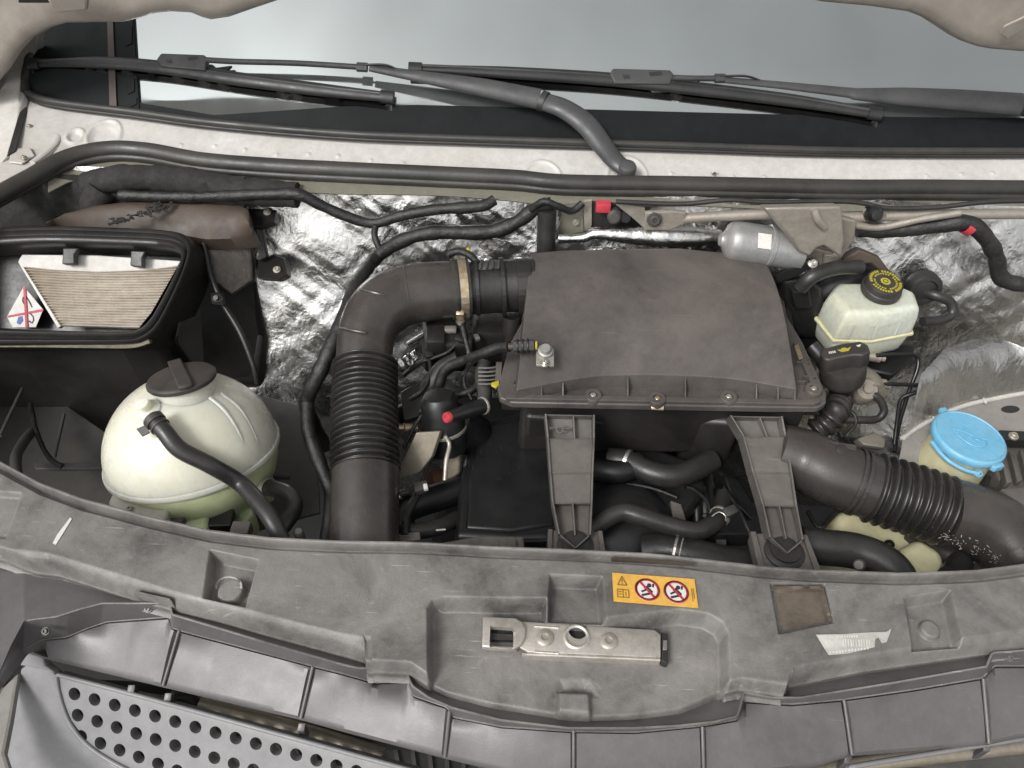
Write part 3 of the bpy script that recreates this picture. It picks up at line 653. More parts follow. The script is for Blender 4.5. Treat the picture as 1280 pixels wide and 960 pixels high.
def line(a, b, wd):
    d = Vector((b[0] * asp - a[0] * asp, b[1] - a[1])); d.normalize(); q = Vector((-d.y, d.x)) * wd / 2
    return [(a[0] + q.x / asp, a[1] + q.y), (b[0] + q.x / asp, b[1] + q.y), (b[0] - q.x / asp, b[1] - q.y), (a[0] - q.x / asp, a[1] - q.y)]
flat('pictogram_ground', [circ(.41, .52, .38), circ(.755, .52, .38)], 'white_print', .0006)
fig = []
for cx in (.41, .755):
    fig += [circ(cx + .03, .36, .07, 10), line((cx - .02, .42), (cx + .05, .62), .13), line((cx - .07, .72), (cx + .06, .62), .07), line((cx, .5), (cx - .07, .6), .06), line((cx + .07, .42), (cx + .08, .30), .06)]
flat('pictogram_figure', fig, 'black_print_and_shade', .0010)
flat('prohibition_ring', annulus(.41, .52, .31, .385) + annulus(.755, .52, .31, .385) + [line((.41 - .075, .28), (.41 + .075, .76), .07), line((.755 - .075, .28), (.755 + .075, .76), .07)], 'red_print', .0014)
flat('warning_triangle', [line((.06, .42), (.115, .12), .035), line((.115, .12), (.17, .42), .035), line((.06, .42), (.17, .42), .035), line((.115, .22), (.115, .33), .03), line((.115, .36), (.115, .39), .03)], 'brown_print', .0010)
flat('book_symbol', [line((.05, .58), (.185, .58), .03), line((.05, .84), (.185, .84), .03), line((.05, .58), (.05, .84), .03), line((.185, .58), (.185, .84), .03), line((.117, .58), (.117, .84), .03), line((.065, .66), (.10, .66), .03), line((.065, .74), (.10, .74), .03), line((.15, .65), (.15, .78), .03)], 'brown_print', .0010)
flat('small_print', [line((.945, .35), (.945, .8), .02), line((.965, .35), (.965, .7), .02)], 'brown_print', .0010)

# ------------------------------------------------ torn barcode label
lb = thing('barcode_label', 'torn faded white barcode label on the carrier', 'sticker', on_car(1065, 805))
bm = bmesh.new(); add_prism(bm, [on_car(u, v, .0006) for u, v in ((1020, 793.5), (1050, 793), (1090, 790.5), (1108, 790), (1114, 786), (1113, 790), (1108, 803), (1102, 804), (1098, 797), (1094, 799), (1093, 809), (1060, 817), (1036, 819), (1030, 810))], (0, 0, .0004)); finish(bm, 'backing', 'label_grey', lb)
bm = bmesh.new()
for k in range(11):
    u = 1053 + k * 3.3; wd = random.choice((.8, 1.2, 1.8))
    add_prism(bm, [on_car(a, b, .0013) for a, b in ((u, 799.5), (u + wd, 799.4), (u + wd + .5, 808), (u + .5, 808.3))], (0, 0, .0003))
finish(bm, 'bars', 'white_print', lb)
bm = bmesh.new()
for k in range(22):
    u = 1046 + (k % 9) * 3.0 if k < 9 else 1037 + (k - 9) * 3.9; v = 795.8 if k < 9 else 816.2 - (u - 1037) * .12
    add_prism(bm, [on_car(u + a + random.uniform(-.4, .4), v + b, .0013) for a, b in ((0, -1.6), (2, -1.6), (2, 1.6 * random.random()), (0, 1.6))], (0, 0, .0003))
finish(bm, 'worn_print', 'white_print', lb)

# ================================================================== GRILLE
TE = [(-60, 905), (0, 838), (14, 806), (30, 776), (50, 773), (70, 771), (101, 761), (128, 754), (212, 754), (215, 768), (336, 804), (430, 831), (448, 835), (506, 836), (516, 858), (536, 872), (566, 885), (626, 900), (710, 910), (794, 910), (850, 907), (894, 902), (922, 895), (930, 866), (967, 872), (1001, 872), (1119, 853), (1233, 833), (1240, 816), (1280, 813), (1380, 800)]
IE = [(-60, 930), (0, 850), (30, 812), (50, 800), (84, 796), (110, 785), (134, 777), (212, 771), (215, 784), (225, 788), (390, 832), (430, 842), (469, 853), (509, 851), (516, 869), (559, 884), (566, 896), (626, 908), (714, 914), (794, 915), (877, 907), (922, 899), (931, 876), (990, 880), (1055, 874), (1140, 862), (1228, 847), (1243, 832), (1280, 832), (1380, 820)]
LE = [(20, 806), (34, 813), (54, 821), (208, 858), (380, 899), (430, 913), (556, 946), (640, 966), (717, 974), (800, 975), (880, 972), (1028, 955), (1065, 943), (1236, 929), (1280, 919), (1380, 900)]
tu, tv = zip(*TE); iu, iv = zip(*IE); lu, lv = zip(*LE)
gr = thing('radiator_grille', 'grey plastic radiator grille with panelled upper edge and perforated mesh', 'grille', Z(640, 960, -.15))
ZT = -.020
def zi(u): return ZT - min(.052, max(.014, .0019 * (np.interp(u, iu, iv) - np.interp(u, tu, tv)) + .004))
def zl(u): return zi(u) - .030
zlu = np.linspace(-60, 1400, 200); zlv = np.convolve(np.pad([zl(u) for u in zlu], 12, 'edge'), np.ones(25) / 25, 'valid')
def zl(u): return float(np.interp(u, zlu, zlv))
n1 = 700; us = np.linspace(-20, 1370, n1)
pts = np.zeros((n1, 8, 3))
for i, u in enumerate(us):
    a = np.array(Z(u, min(np.interp(u, tu, tv) - 5, np.interp(u, fu, fv) + 1.5), ZT - min(.020, .001 + .0012 * max(0, np.interp(u, tu, tv) - np.interp(u, fu, fv))))); b = np.array(Z(u, np.interp(u, tu, tv), ZT)); c = np.array(Z(u, np.interp(u, iu, iv), zi(u)))
    pts[i, 0] = a - np.array([0, 0, .03]); pts[i, 1] = a - np.array([0, 0, .002]); pts[i, 2] = a * .25 + b * .75 - np.array([0, 0, .0012]); pts[i, 3] = b
    pts[i, 4] = b * .95 + c * .05 - np.array([0, 0, .002]); pts[i, 5] = b * .4 + c * .6; pts[i, 6] = c + np.array([0, 0, .001]); pts[i, 7] = c - np.array([0, .0, .012])
sheet('rim', pts, n1, 8, 'trim', gr, ang=50)
# panels between the ribs
DIV = [(52, 812, 58, 822), (224, 788, 204, 857), (391, 833, 376, 898), (562, 888, 556, 946), (717, 912, 717, 974), (878, 908, 880, 972), (1055, 875, 1065, 943), (1229, 848, 1236, 929), (1382, 820, 1390, 900)]
for k in range(len(DIV) - 1):
    a, b = DIV[k], DIV[k + 1]; g = 1.3
    m_ = 60; top, bot = [], []
    for t in np.linspace(0, 1, m_):
        u = a[0] + g + (b[0] - a[0] - 2 * g) * t; top.append((u, max(np.interp(u, iu, iv) + 1, 0)))
        u = a[2] + g + (b[2] - a[2] - 2 * g) * t; bot.append((u, np.interp(u, lu, lv)))
    rows = []
    for p, q in zip(top, bot):
        P0 = np.array(Z(*p, zi(p[0]) - .0005)); P1 = np.array(Z(*q, zl(q[0]))); r_ = []
        nb = np.linspace(max(p[0] - 45, a[0] + 4), min(p[0] + 45, b[0] - 4), 15); vs_ = float(np.mean([np.interp(x, iu, iv) for x in nb])) + 2; zs_ = float(np.mean([zi(x) for x in nb]))
        PS = np.array(Z(p[0], vs_, zs_ - .001))
        for s in (0, .03, .12, .3, .5, .7, .9, .97, 1.0):
            e = (P0 + (P1 - P0) * s) if s < .05 else ((PS + (P1 - PS) * s) if s > .25 else (P0 * .25 + PS * .75) + (P1 - (P0 * .25 + PS * .75)) * s); e = e + np.array([0, 0, .0018 * math.sin(math.pi * s) ** .8 - (.003 if s in (0, 1.0) else 0)]); r_.append(e)
        rows.append(r_)
    A_ = np.array(rows); A_[0, :, 2] -= .004; A_[-1, :, 2] -= .004
    A_[..., 2] += .0004 * vnoise(A_[..., 0] + k, A_[..., 1], 20, 21)
    sheet('panel', A_, m_, 9, 'trim', gr, thick=.006, down=(0, .5, -.86), ang=35)
for k, (a, b, c, d) in enumerate(DIV[1:-1]):
    tube('rib', [Z(a, b, zi(a) + .001), Z((a + c) / 2, (b + d) / 2, (zi(a) + zl(c)) / 2 + .002), Z(c, d, zl(c) + .0005)], .0022, 'trim', gr, n=8)
for nm, cu_, cv_, zf, rr in (('highlight_bead', tu, tv, lambda u: ZT + .0004, .0013), ('highlight_bead', iu, iv, lambda u: zi(u) + .0006, .0010)):
    tube(nm, [Z(u, np.interp(u, cu_, cv_), zf(u)) for u in np.linspace(34, 1370, 420)], rr, 'carrier', gr, n=6, step=.004)  # beads added in lighter plastic to draw the edge highlights
# lower lip of the panels (front edge thickness)
pts = np.zeros((300, 4, 3))
for i, u in enumerate(np.linspace(36, 1370, 300)):
    a = np.array(Z(u, np.interp(u, lu, lv) - .5, zl(u) - .002)); pts[i, 0] = a; pts[i, 1] = a + np.array([0, -.001, -.004]); pts[i, 2] = a + np.array([0, .002, -.010]); pts[i, 3] = a + np.array([0, .012, -.013])
sheet('lower_lip', pts, 300, 4, 'trim', gr)
for u, v in ((57, 789), (185, 761), (479, 843), (963, 868), (1262, 822)): bolt(gr, Z(u, v, -.036), (0, -.5, .86), .0034, 'grey_metal' if u in (57,) else 'trim', 'screw')
# perforated mesh panels
def perforated(outline, holes, o, n, mat, rpx):
    p = slab('mesh_panel', [PL(u, v, o, n) for u, v in outline], -n * .014, mat, gr, .0012)
    bm = bmesh.new()
    for u, v in holes:
        c = PL(u, v, o, n); add_lathe(bm, c - n * .05, n, [(R(rpx, c), 0), (R(rpx, c), .1)], 16)
    cut = finish(bm, 'cut', 'dark'); boolean(p, [cut]); return p
o1 = Z(93, 868, -.138); q1 = Z(420, 957, -.138); d1 = (q1 - o1).normalized(); out1 = Vector((d1.y, -d1.x, 0)).normalized()
if out1.y > 0: out1 = -out1
nl = (out1 * math.sin(math.radians(48)) + UP * math.cos(math.radians(48))).normalized()
holes = []
for k in range(17): holes.append((93 + 25.2 * k, 867.5 + 6.9 * k))
for k in range(15): holes.append((97 + 24.4 * k, 894 + 7.6 * k))
for k in range(13): holes.append((101.5 + 24 * k, 920.5 + 8.6 * k))
for k in range(11): holes.append((131 + 24 * k, 956 + 8.6 * k))
inside = [(u, v) for u, v in holes if u > 84 + max(0, v - 895) * .30 and v < 1000]
perforated([(71, 843), (200, 878), (430, 941), (520, 965), (560, 1010), (240, 1010), (170, 968), (135, 948), (108, 927), (88, 900), (76, 870)], inside, o1, nl, 'mesh_grey', 8.2)
tube('mesh_bead', [PL(u, v, o1 + nl * .001, nl) for u, v in ((70, 842), (74, 868), (86, 902), (108, 930), (138, 951), (175, 970))], .0030, 'mesh_grey', gr, n=8)
tube('mesh_bead', [PL(u, v, o1 + nl * .001, nl) for u, v in ((72, 843), (200, 877), (430, 940), (522, 965))], .0030, 'mesh_grey', gr, n=8)
slab('surround', [PL(u, v, o1 - nl * .002, nl) for u, v in ((26, 836), (36, 829), (70, 842), (72, 866), (84, 902), (108, 930), (140, 955), (190, 985), (190, 1020), (-20, 1020), (2, 960), (14, 900))], -nl * .012, 'mesh_grey', gr, .002)
slab('surround_edge', [PL(u, v, o1 + nl * .006, nl) for u, v in ((34, 816), (54, 822), (56, 832), (70, 842), (36, 834), (24, 832))], -nl * .012, 'mesh_grey', gr, .002)
o2 = Z(1231, 956, -.13); q2 = Z(1340, 930, -.13); d2 = (q2 - o2).normalized(); out2 = Vector((d2.y, -d2.x, 0)).normalized()
if out2.y > 0: out2 = -out2
nr = (out2 * math.sin(math.radians(48)) + UP * math.cos(math.radians(48))).normalized()
perforated([(1060, 962), (1082, 956), (1280, 924), (1380, 906), (1400, 1010), (1000, 1010)], [(1178 + 27 * k, 964 - 6 * k) for k in range(8)] + [(1120 + 27 * k, 985 - 6 * k) for k in range(9)], o2, nr, 'mesh_grey', 8)
tube('mesh_bead', [PL(u, v, o2 + nr * .001, nr) for u, v in ((1062, 961), (1083, 955), (1280, 923), (1380, 906))], .003, 'mesh_grey', gr, n=8)
for u, v in ((165, 862), (211, 872), (378, 910), (1062, 950), (1236, 935)):
    slab('clip', [Z(u - 5, v - 6, -.115), Z(u + 4, v - 6, -.115), Z(u + 2, v + 4, -.12), Z(u - 7, v + 4, -.12)], (0, .002, -.03), 'trim', gr, .001)
# things seen in the slot behind the grille
rad = thing('radiator', 'dark radiator core behind the slot of the grille', 'radiator', Z(640, 950, -.4))
slab('core', [Vector((-.7, -.02, -.22)), Vector((.75, -.02, -.22)), Vector((.75, -.02, -.6)), Vector((-.7, -.02, -.6))], (0, .04, 0), 'dark', rad)
bm = bmesh.new()
for k in range(60): add_box(bm, (-.68 + k * .0235, -.022, -.4), (.003, 0, 0), (0, .004, 0), (0, 0, .17))
finish(bm, 'fins', 'grey_metal', rad)
slab('top_rail', [Vector((-.7, -.06, -.19)), Vector((.75, -.06, -.19)), Vector((.75, -.015, -.175)), Vector((-.7, -.015, -.175))], (0, 0, -.02), 'grey_metal', rad)
tube('cooling_pipe', [Z(250, 880, -.16), Z(330, 900, -.17), Z(400, 920, -.17), Z(480, 945, -.17)], .010, 'heat_shield', rad, n=12)
tube('hose', [Z(215, 872, -.14), Z(232, 872, -.15), Z(250, 885, -.17)], .008, 'hose', rad, n=10)
tube('cooling_pipe', [Z(1000, 968, -.16), Z(1060, 958, -.17), Z(1160, 945, -.17), Z(1290, 930, -.17)], .010, 'heat_shield', rad, n=12)

# headlamp surround plates at the left edge
hp = thing('headlamp_surround', 'dark grey flat plastic plate between carrier and grille corner', 'trim panel', Z(60, 740, -.05))
slab('plate', [Z(u, v, -.05) for u, v in ((-40, 800), (0, 736), (36, 700), (64, 700), (64, 772), (30, 778), (8, 812), (-40, 880))], (0, 0, -.006), 'trim', hp, .002)
slab('plate', [Z(u, v, -.045) for u, v in ((64.5, 698), (172, 735), (176, 752), (128, 755), (98, 763), (66, 772))], (0, 0, -.006), 'trim', hp, .002)
slab('bumper_edge', [Z(u, v, -.13) for u, v in ((-60, 980), (-20, 900), (4, 858), (24, 838), (14, 900), (6, 940), (20, 985), (40, 1010), (-60, 1020))], (0, 0, -.012), 'paint_inner', hp, .004)
slab('lamp_back', [Z(u, v, -.07) for u, v in ((-60, 700), (0, 690), (36, 706), (14, 728), (-60, 780))], (0, 0, -.02), 'box_black', hp, .002)

# ================================================================== WIPERS
def wiper(label, blade, conn, rod, armpts, elbow, pivot, parent_loc, tip_end=True):
    w_ = thing('windscreen_wiper', label, 'wiper', parent_loc, 'windscreen wipers')
    bp = [G(u, v, .012) for u, v in blade]
    tube('blade', bp, [.006, .011, .0125, .0125, .012, .009][:len(bp)] if len(bp) <= 6 else .0085, 'wiper_black', w_, n=10, flat=(GN, .55), step=.01)
    path, _ = resample(catmull(bp, 10), .012); bm = bmesh.new()
    for i in range(len(path) - 1):
        a, b = path[i], path[i + 1]; d = Vector((0, -.55, -.45)) * .019
        add_prism(bm, [a + d * .4 - GN * .003, b + d * .4 - GN * .003, b + d * 1.6 - GN * .010, a + d * 1.6 - GN * .010], GN * -.0015)
    bmesh.ops.remove_doubles(bm, verts=bm.verts, dist=1e-5); finish(bm, 'rubber_edge', 'rubber', w_)
    tube('spoiler_ridge', [p + GN * .004 + Vector((0, .003, .002)) for p in bp], .003, 'wiper_arm', w_, n=8, step=.012)
    for e, f in ((0, 1), (-1, -2)):
        d = (bp[f] - bp[e]).normalized(); tube('end_cap', [bp[e] - d * .003, bp[e] + d * .020], .0125 if e else .011, 'wiper_black', w_, n=10, flat=(GN, .7))
    # connector with two windows
    cx = [G(u, v, .022) for u, v in conn]
    c_ = slab('connector', cx, GN * -.012, 'wiper_arm', w_, .003, 3)
    m0 = (cx[0] + cx[-1]) / 2; m1 = (cx[len(cx) // 2 - 1] + cx[len(cx) // 2]) / 2; dv = (cx[-1] - cx[0])
    for t, wd in ((.24, .10), (.72, .2)):
        p = m0.lerp(m1, t) + GN * .0003; e = (m1 - m0) * wd * .5; f = dv.normalized() * dv.length * .19
        q = slab('connector_window', [p - e - f, p + e - f, p + e + f, p - e + f], GN * .0004, 'black_print_and_shade', w_, 0)
    sp_ = m0.lerp(m1, .5) - GN * .012 + Vector((0, -.012, -.010)); e = (m1 - m0)
    slab('carrier_skirt', [sp_ + e * .1, sp_ + e * 1.0, sp_ + e * .8 + Vector((0, -.013, -.011)), sp_ + e * .2 + Vector((0, -.010, -.008))], GN * -.008, 'wiper_black', w_, .002)
    rp = [G(u, v, .026) for u, v in rod]; tube('arm_rod', rp, .0052, 'wiper_arm', w_, n=8)
    d = (rp[-1] - rp[-2]).normalized(); tube('arm_sleeve', [rp[-1] - d * .008, rp[-1] + d * .010], .0085, 'wiper_arm', w_, n=8, flat=(GN, .8), ang=20)
    ap = [G(u, v, .030) for u, v, _ in armpts]
    tube('arm', ap, [R(k, p) for (_, _, k), p in zip(armpts, ap)], 'wiper_arm', w_, n=16, flat=(GN, .6))
    tube('washer_hose', [rp[-1] + GN * .006 + Vector((0, .002, 0)), ap[0].lerp(ap[1], .35) + GN * .007 + Vector((0, .006, .004)), ap[0].lerp(ap[1], .7) + Vector((0, .004, 0))], .0022, 'rubber', w_, n=6)
    if elbow:
        ep = [p for p in elbow]; tube('arm_head', ep, [R(k, p) for k, p in zip((12.5, 13.5, 14.5, 14, 12.5, 10.5), ep)], 'wiper_arm', w_, n=18, flat=((GN + UP * .6).normalized(), .62))
        d = (ep[1] - ep[0]).normalized(); tube('hinge', [ep[0] - d * .006, ep[0] + d * .004], R(13.5, ep[0]), 'wiper_black', w_, n=14, flat=(GN, .75))
        lathe('pivot_cap', pivot, (0, -.3, 1), [(R(11.5, pivot), -.012), (R(11.5, pivot), .004), (R(10, pivot), .008), (R(6, pivot), .0105), (0, .011)], 'wiper_arm', w_, n=24)
    return w_
wiper('nearer windscreen wiper with bent arm bolted down at the centre of the scuttle',
      [(38, 80), (120, 78), (200, 84), (300, 99), (400, 112), (490, 122)], [(195, 74), (201, 66), (255, 68), (260, 73), (256, 88), (200, 83)],
      [(258, 75), (296, 77), (370, 79), (452, 84)], [(462, 85, 4.5), (520, 95, 8), (600, 109, 12), (674, 124, 13.5)],
      [G(680, 127, .034), G(705, 136, .040), G(732, 155, .045), G(752, 180, .045), Z(768, 200, .158), Z(783, 212, .150)], Z(784, 211, .152), Z(784, 212, .13))
wiper('farther windscreen wiper with straight arm running out of view at the right',
      [(513, 85), (620, 90), (760, 99), (880, 112), (1000, 127), (1099, 143)], [(762, 92), (766, 85), (838, 87), (843, 93), (838, 105), (768, 104)],
      [(842, 97), (868, 98), (899, 98)], [(906, 100, 4), (980, 107, 5), (1062, 116, 6.5), (1075, 118, 12), (1180, 124, 14), (1276, 131, 15)],
      [G(1282, 132, .034), G(1310, 140, .036), G(1340, 155, .036), G(1370, 175, .03), Z(1395, 195, .15), Z(1410, 205, .15)], Z(1410, 205, .15), Z(1280, 130, .2))

# ================================================================== AIR FILTER BOX
ab = thing('air_filter_box', 'brownish black plastic air filter box with domed lid on two front legs', 'air box', Z(820, 560, -.15))
ZF = 0.0
rear = [(664, 317), (700, 313), (760, 311.5), (850, 310.5), (917, 316), (954, 322)]
front = [(646, 487), (664, 484), (741, 470), (821, 468), (909, 473), (996, 486)]
n1, n2 = 60, 40
def rsx(l, n, zz):
    p = np.array(l, float); s = np.linspace(0, 1, len(l)); t = np.linspace(0, 1, n)
    return np.array([Z(np.interp(k, s, p[:, 0]), np.interp(k, s, p[:, 1]), zz(k) if callable(zz) else zz) for k in t])
ra = rsx(rear, n1, lambda k: .080 + .010 * math.sin(math.pi * k)); fa = rsx([(q.x, q.y) for q in catmull([Vector((a_, b_, 0)) for a_, b_ in front], 8)], n1, .022)
bm = bmesh.new(); V = []
for i in range(n1):
    row = []
    for j in range(n2):
        t = j / (n2 - 1); p = ra[i] + (fa[i] - ra[i]) * t
        s = i / (n1 - 1)
        p = p + np.array([0, 0, .027 * math.sin(math.pi * min(1, t * 1.0)) * (1 - .35 * t) - .004 * vnoise(np.array(p[0]), np.array(p[1]), 9, 3)])
        row.append(bm.verts.new(p))
    V.append(row)
for i in range(n1 - 1):
    for j in range(n2 - 1): bm.faces.new((V[i][j], V[i][j + 1], V[i + 1][j + 1], V[i + 1][j]))
loop = [V[i][0] for i in range(n1)] + [V[-1][j] for j in range(1, n2)] + [V[i][-1] for i in range(n1 - 2, -1, -1)] + [V[0][j] for j in range(n2 - 2, 0, -1)]
cen = Vector((float(ra[:, 0].mean()), .52, 0))
low_ = []
for q in loop:
    d = (Vector((q.co.x, q.co.y, 0)) - cen).normalized(); low_.append(bm.verts.new(Vector((q.co.x, q.co.y, -.002)) + d * .006))
for i in range(len(loop)):
    k = (i + 1) % len(loop); bm.faces.new((loop[i], loop[k], low_[k], low_[i]))
bmesh.ops.recalc_face_normals(bm, faces=bm.faces)
es = [e for e in bm.edges if len(e.link_faces) == 2 and e.calc_face_angle(0) > math.radians(35)]
bmesh.ops.bevel(bm, geom=es, offset=.014, segments=5, profile=.5, affect='EDGES', clamp_overlap=True)
finish(bm, 'lid', 'lid', ab, ang=60)
fl = [(625, 497), (622, 486), (636, 432), (656, 395), (662, 335), (974, 335), (984, 395), (1003, 427), (1033, 492), (1033, 503), (1024, 509), (960, 509), (800, 506), (640, 503)]
slab('flange', ZL(fl, ZF), (0, 0, -.012), 'lid', ab, .0025, 3)
# raised rim of the flange, a row of small ribs and the bolt bosses
slab('flange_rim', [Z(u, v, ZF + .006) for u, v in ((632, 492), (1018, 499), (1024, 497), (1026, 502), (1018, 505), (632, 498))], (0, 0, -.008), 'lid', ab, .0012)
slab('flange_rim', [Z(u, v, ZF + .006) for u, v in ((992, 428), (998, 428), (1026, 492), (1020, 493))], (0, 0, -.008), 'lid', ab, .0012)
for u in (658, 676, 703, 784, 856, 945, 972, 993):
    v = np.interp(u, [646, 664, 741, 821, 909, 996], [487, 484, 470, 468, 473, 486])
    a, b = Z(u, v + 1, ZF + .020), Z(u, 496 + (u - 640) * .016, ZF + .004); slab('rib', [a, b, b - UP * .008, a - UP * .020], (.0022, 0, 0), 'lid', ab, .0005)
for u, v in ((1004, 452), (1012, 470), (1000, 476)):
    a, b = Z(u - 8, v, ZF + .008), Z(u + 8, v + 1, ZF + .008); slab('rib', [a, b, b - UP * .01, a - UP * .01], (0, .0022, 0), 'lid', ab, .0005)
for u, v, m_ in ((741, 497, 'zinc'), (821, 501, 'brass'), (910, 499, 'zinc'), (1016, 489, 'zinc')):
    c = Z(u, v, ZF + .001); lathe('boss', c, UP, [(R(11, c), -.006), (R(11, c), .005), (R(10, c), .0068), (R(5.5, c), .0068), (R(5, c), .002), (0, .002)], 'lid', ab, n=24)
    bolt(ab, c + UP * .003, UP, R(3.4, c), m_)
c = Z(648, 482, ZF); ring('boss', c, UP, R(5, c), R(7, c), .006, 'lid', ab, n=18)
slab('spring_clip', [Z(816, 501, .004), Z(830, 501.5, .004), Z(830, 511, -.002), Z(814, 510, -.002)], (0, -.001, -.003), 'brass', ab, .0006)
slab('spring_clip', [Z(993, 432, .012), Z(998, 430, .012), Z(1004, 447, .01), Z(999, 449, .01)], (0, 0, -.003), 'brass', ab, .0006)
# tray
tr = [(650, 505), (1012, 511), (1000, 440), (985, 345), (670, 345), (658, 440)]
slab('tray', [Z(u, v, ZF - .011) for u, v in tr], (0, .012, -.125), 'box_black', ab, .012, 4)
slab('tray_ridge', [Z(652, 508, -.03), Z(1006, 514, -.03), Z(1006, 511, -.03), Z(652, 505, -.03)], (0, 0, -.005), 'box_black', ab, .001)
slab('tray_skirt', [Z(626, 503, -.0125), Z(1028, 510, -.0125), Z(1020, 500, -.0125), Z(640, 495, -.0125)], (0, .004, -.022), 'box_black', ab, .003)
for u in (668, 850, 880): slab('tray_rib', [Z(u, 508, -.03), Z(u + 3, 508, -.03), Z(u + 3, 508, -.03) - UP * .07, Z(u, 508, -.03) - UP * .07], (0, .01, 0), 'box_black', ab, .001)
slab('tray_drop', [Z(655, 520, -.03), Z(760, 528, -.05), Z(752, 500, -.05), Z(660, 495, -.04)], (0, .02, -.09), 'box_black', ab, .01, 3)
slab('tray_drop', [Z(862, 525, -.05), Z(930, 530, -.03), Z(925, 505, -.03), Z(865, 500, -.05)], (0, .01, -.12), 'box_black', ab, .01, 3)
# legs
def leg(L_, R_, rows, foot, holes):
    """L_, R_: left and right edge picture points top to bottom, with heights; builds plates, side walls and ribs"""
    zs = [-.014, -.030, -.042, -.052, -.058]
    Lp = [Z(u, v, z) for (u, v), z in zip(L_, zs)]; Rp = [Z(u, v, z) for (u, v), z in zip(R_, zs)]
    root = slab('leg', [Lp[1], Rp[1], Rp[2], Lp[2]], (0, .002, -.004), 'leg_grey', ab, .0008)
    slab('plate', [Lp[2], Rp[2], Rp[3] - UP * .001, Lp[3] - UP * .001], (0, .002, -.004), 'leg_grey', root, .0008)
    dn = Vector((0, .006, -.014))
    slab('recess', [Lp[0] + dn, Rp[0] + dn, Rp[1] + dn, Lp[1] + dn], (0, .001, -.003), 'leg_grey', root, .0005)
    slab('recess', [Lp[3] + dn, Rp[3] + dn, Rp[4] + dn * .6, Lp[4] + dn * .6], (0, .001, -.003), 'leg_grey', root, .0005)
    up = Vector((0, -.002, .004)); wv = Vector((.0045, 0, 0))
    for E, s in ((Lp, -1), (Rp, 1)):
        for k in range(4):
            slab('side_wall', [E[k] + up, E[k + 1] + up, E[k + 1] + dn * 1.5, E[k] + dn * 1.5], wv * s * .6, 'leg_grey', root, .0007)
    for k, (a, b) in enumerate(((Lp[0], Rp[0]), (Lp[1], Rp[1]), (Lp[2], Rp[2]), (Lp[3], Rp[3]))):
        slab('cross_rib', [a + up * (.2), b + up * .2, b + dn, a + dn], (0, -.0022, 0), 'leg_grey', root, .0006)
    for k0, k1, f in ((0, 1, .57), (3, 4, .5)):
        a = Lp[k0].lerp(Rp[k0], f); b = Lp[k1].lerp(Rp[k1], f); slab('centre_rib', [a, b, b + dn * .6, a + dn], (.002, 0, 0), 'leg_grey', root, .0005)
    # pointed tip on a round rubber foot
    tip = Z(*foot, -.062); a, b = Lp[4], Rp[4]
    for q in (a, b): slab('side_wall', [q + up, tip + up, tip + dn * .6, q + dn * .6], (0, -.003, 0), 'leg_grey', root, .0007)
    slab('recess', [a + dn * .5, b + dn * .5, tip + dn * .4], (0, .001, -.003), 'leg_grey', root, .0004)
    if holes:
        c = Lp[0].lerp(Rp[1], .5).lerp(Lp[0].lerp(Lp[1], .6), .45); ring('eyelet', c + Vector((0, -.002, -.002)), Vector((0, -.6, .8)), .004, .006, .003, 'leg_grey', root, n=18)
        slab('cross_rib', [c + Vector((-.016, 0, 0)), c + Vector((-.006, 0, 0)), c + Vector((-.006, 0, -.004)), c + Vector((-.016, 0, -.004))], (0, -.002, 0), 'leg_grey', root, .0004)
        slab('cross_rib', [c + Vector((.016, 0, 0)), c + Vector((.006, 0, 0)), c + Vector((.006, 0, -.004)), c + Vector((.016, 0, -.004))], (0, -.002, 0), 'leg_grey', root, .0004)
    return root, tip
r1, tip1 = leg([(683, 518), (686, 548), (689, 591), (692, 628), (700, 668)], [(741, 519), (741, 548), (739, 591), (738, 628), (736, 669)], 4, (719, 684), True)
r2, tip2 = leg([(914, 520), (930, 546), (942, 591), (954, 631), (963, 672)], [(975, 521), (980, 546), (987, 591), (993, 632), (1001, 675)], 4, (983, 690), False)
fp = thing('leg_mount', 'grey plastic mount with rubber grommet under the left leg of the air box', 'mount', Z(719, 690, -.08), 'air box leg mounts')
slab('base', ZL([(685, 662), (753, 664), (758, 696), (684, 693)], -.072), (0, 0, -.02), 'leg_grey', fp, .002)
slab('side_rib', ZL([(685, 661), (691, 661), (690, 694), (684, 694)], -.068), (0, 0, -.01), 'leg_grey', fp, .001); slab('side_rib', ZL([(747, 663), (753, 663), (758, 696), (751, 696)], -.068), (0, 0, -.01), 'leg_grey', fp, .001)
c = Z(719, 682, -.072); lathe('grommet', c, UP, [(R(23, c), -.004), (R(23, c), .002), (R(20, c), .004), (R(18, c), .005), (R(18, c), .008), (R(9, c), .009), (0, .009)], 'rubber', fp, n=28)
fp = thing('leg_mount', 'grey plastic mount with rubber grommet under the right leg of the air box', 'mount', Z(983, 700, -.08), 'air box leg mounts')
slab('base', ZL([(938, 666), (1008, 668), (1027, 716), (950, 716)], -.074), (0, 0, -.02), 'leg_grey', fp, .002)
slab('side_rib', ZL([(938, 664), (945, 664), (958, 716), (950, 716)], -.070), (0, 0, -.01), 'leg_grey', fp, .001); slab('side_rib', ZL([(1003, 668), (1009, 668), (1028, 716), (1020, 716)], -.070), (0, 0, -.01), 'leg_grey', fp, .001)
c = Z(980, 691, -.074); lathe('grommet', c, UP, [(R(25, c), -.004), (R(25, c), .003), (R(22, c), .005), (R(19, c), .006), (R(19, c), .009), (R(9, c), .010), (0, .010)], 'rubber', fp, n=28)

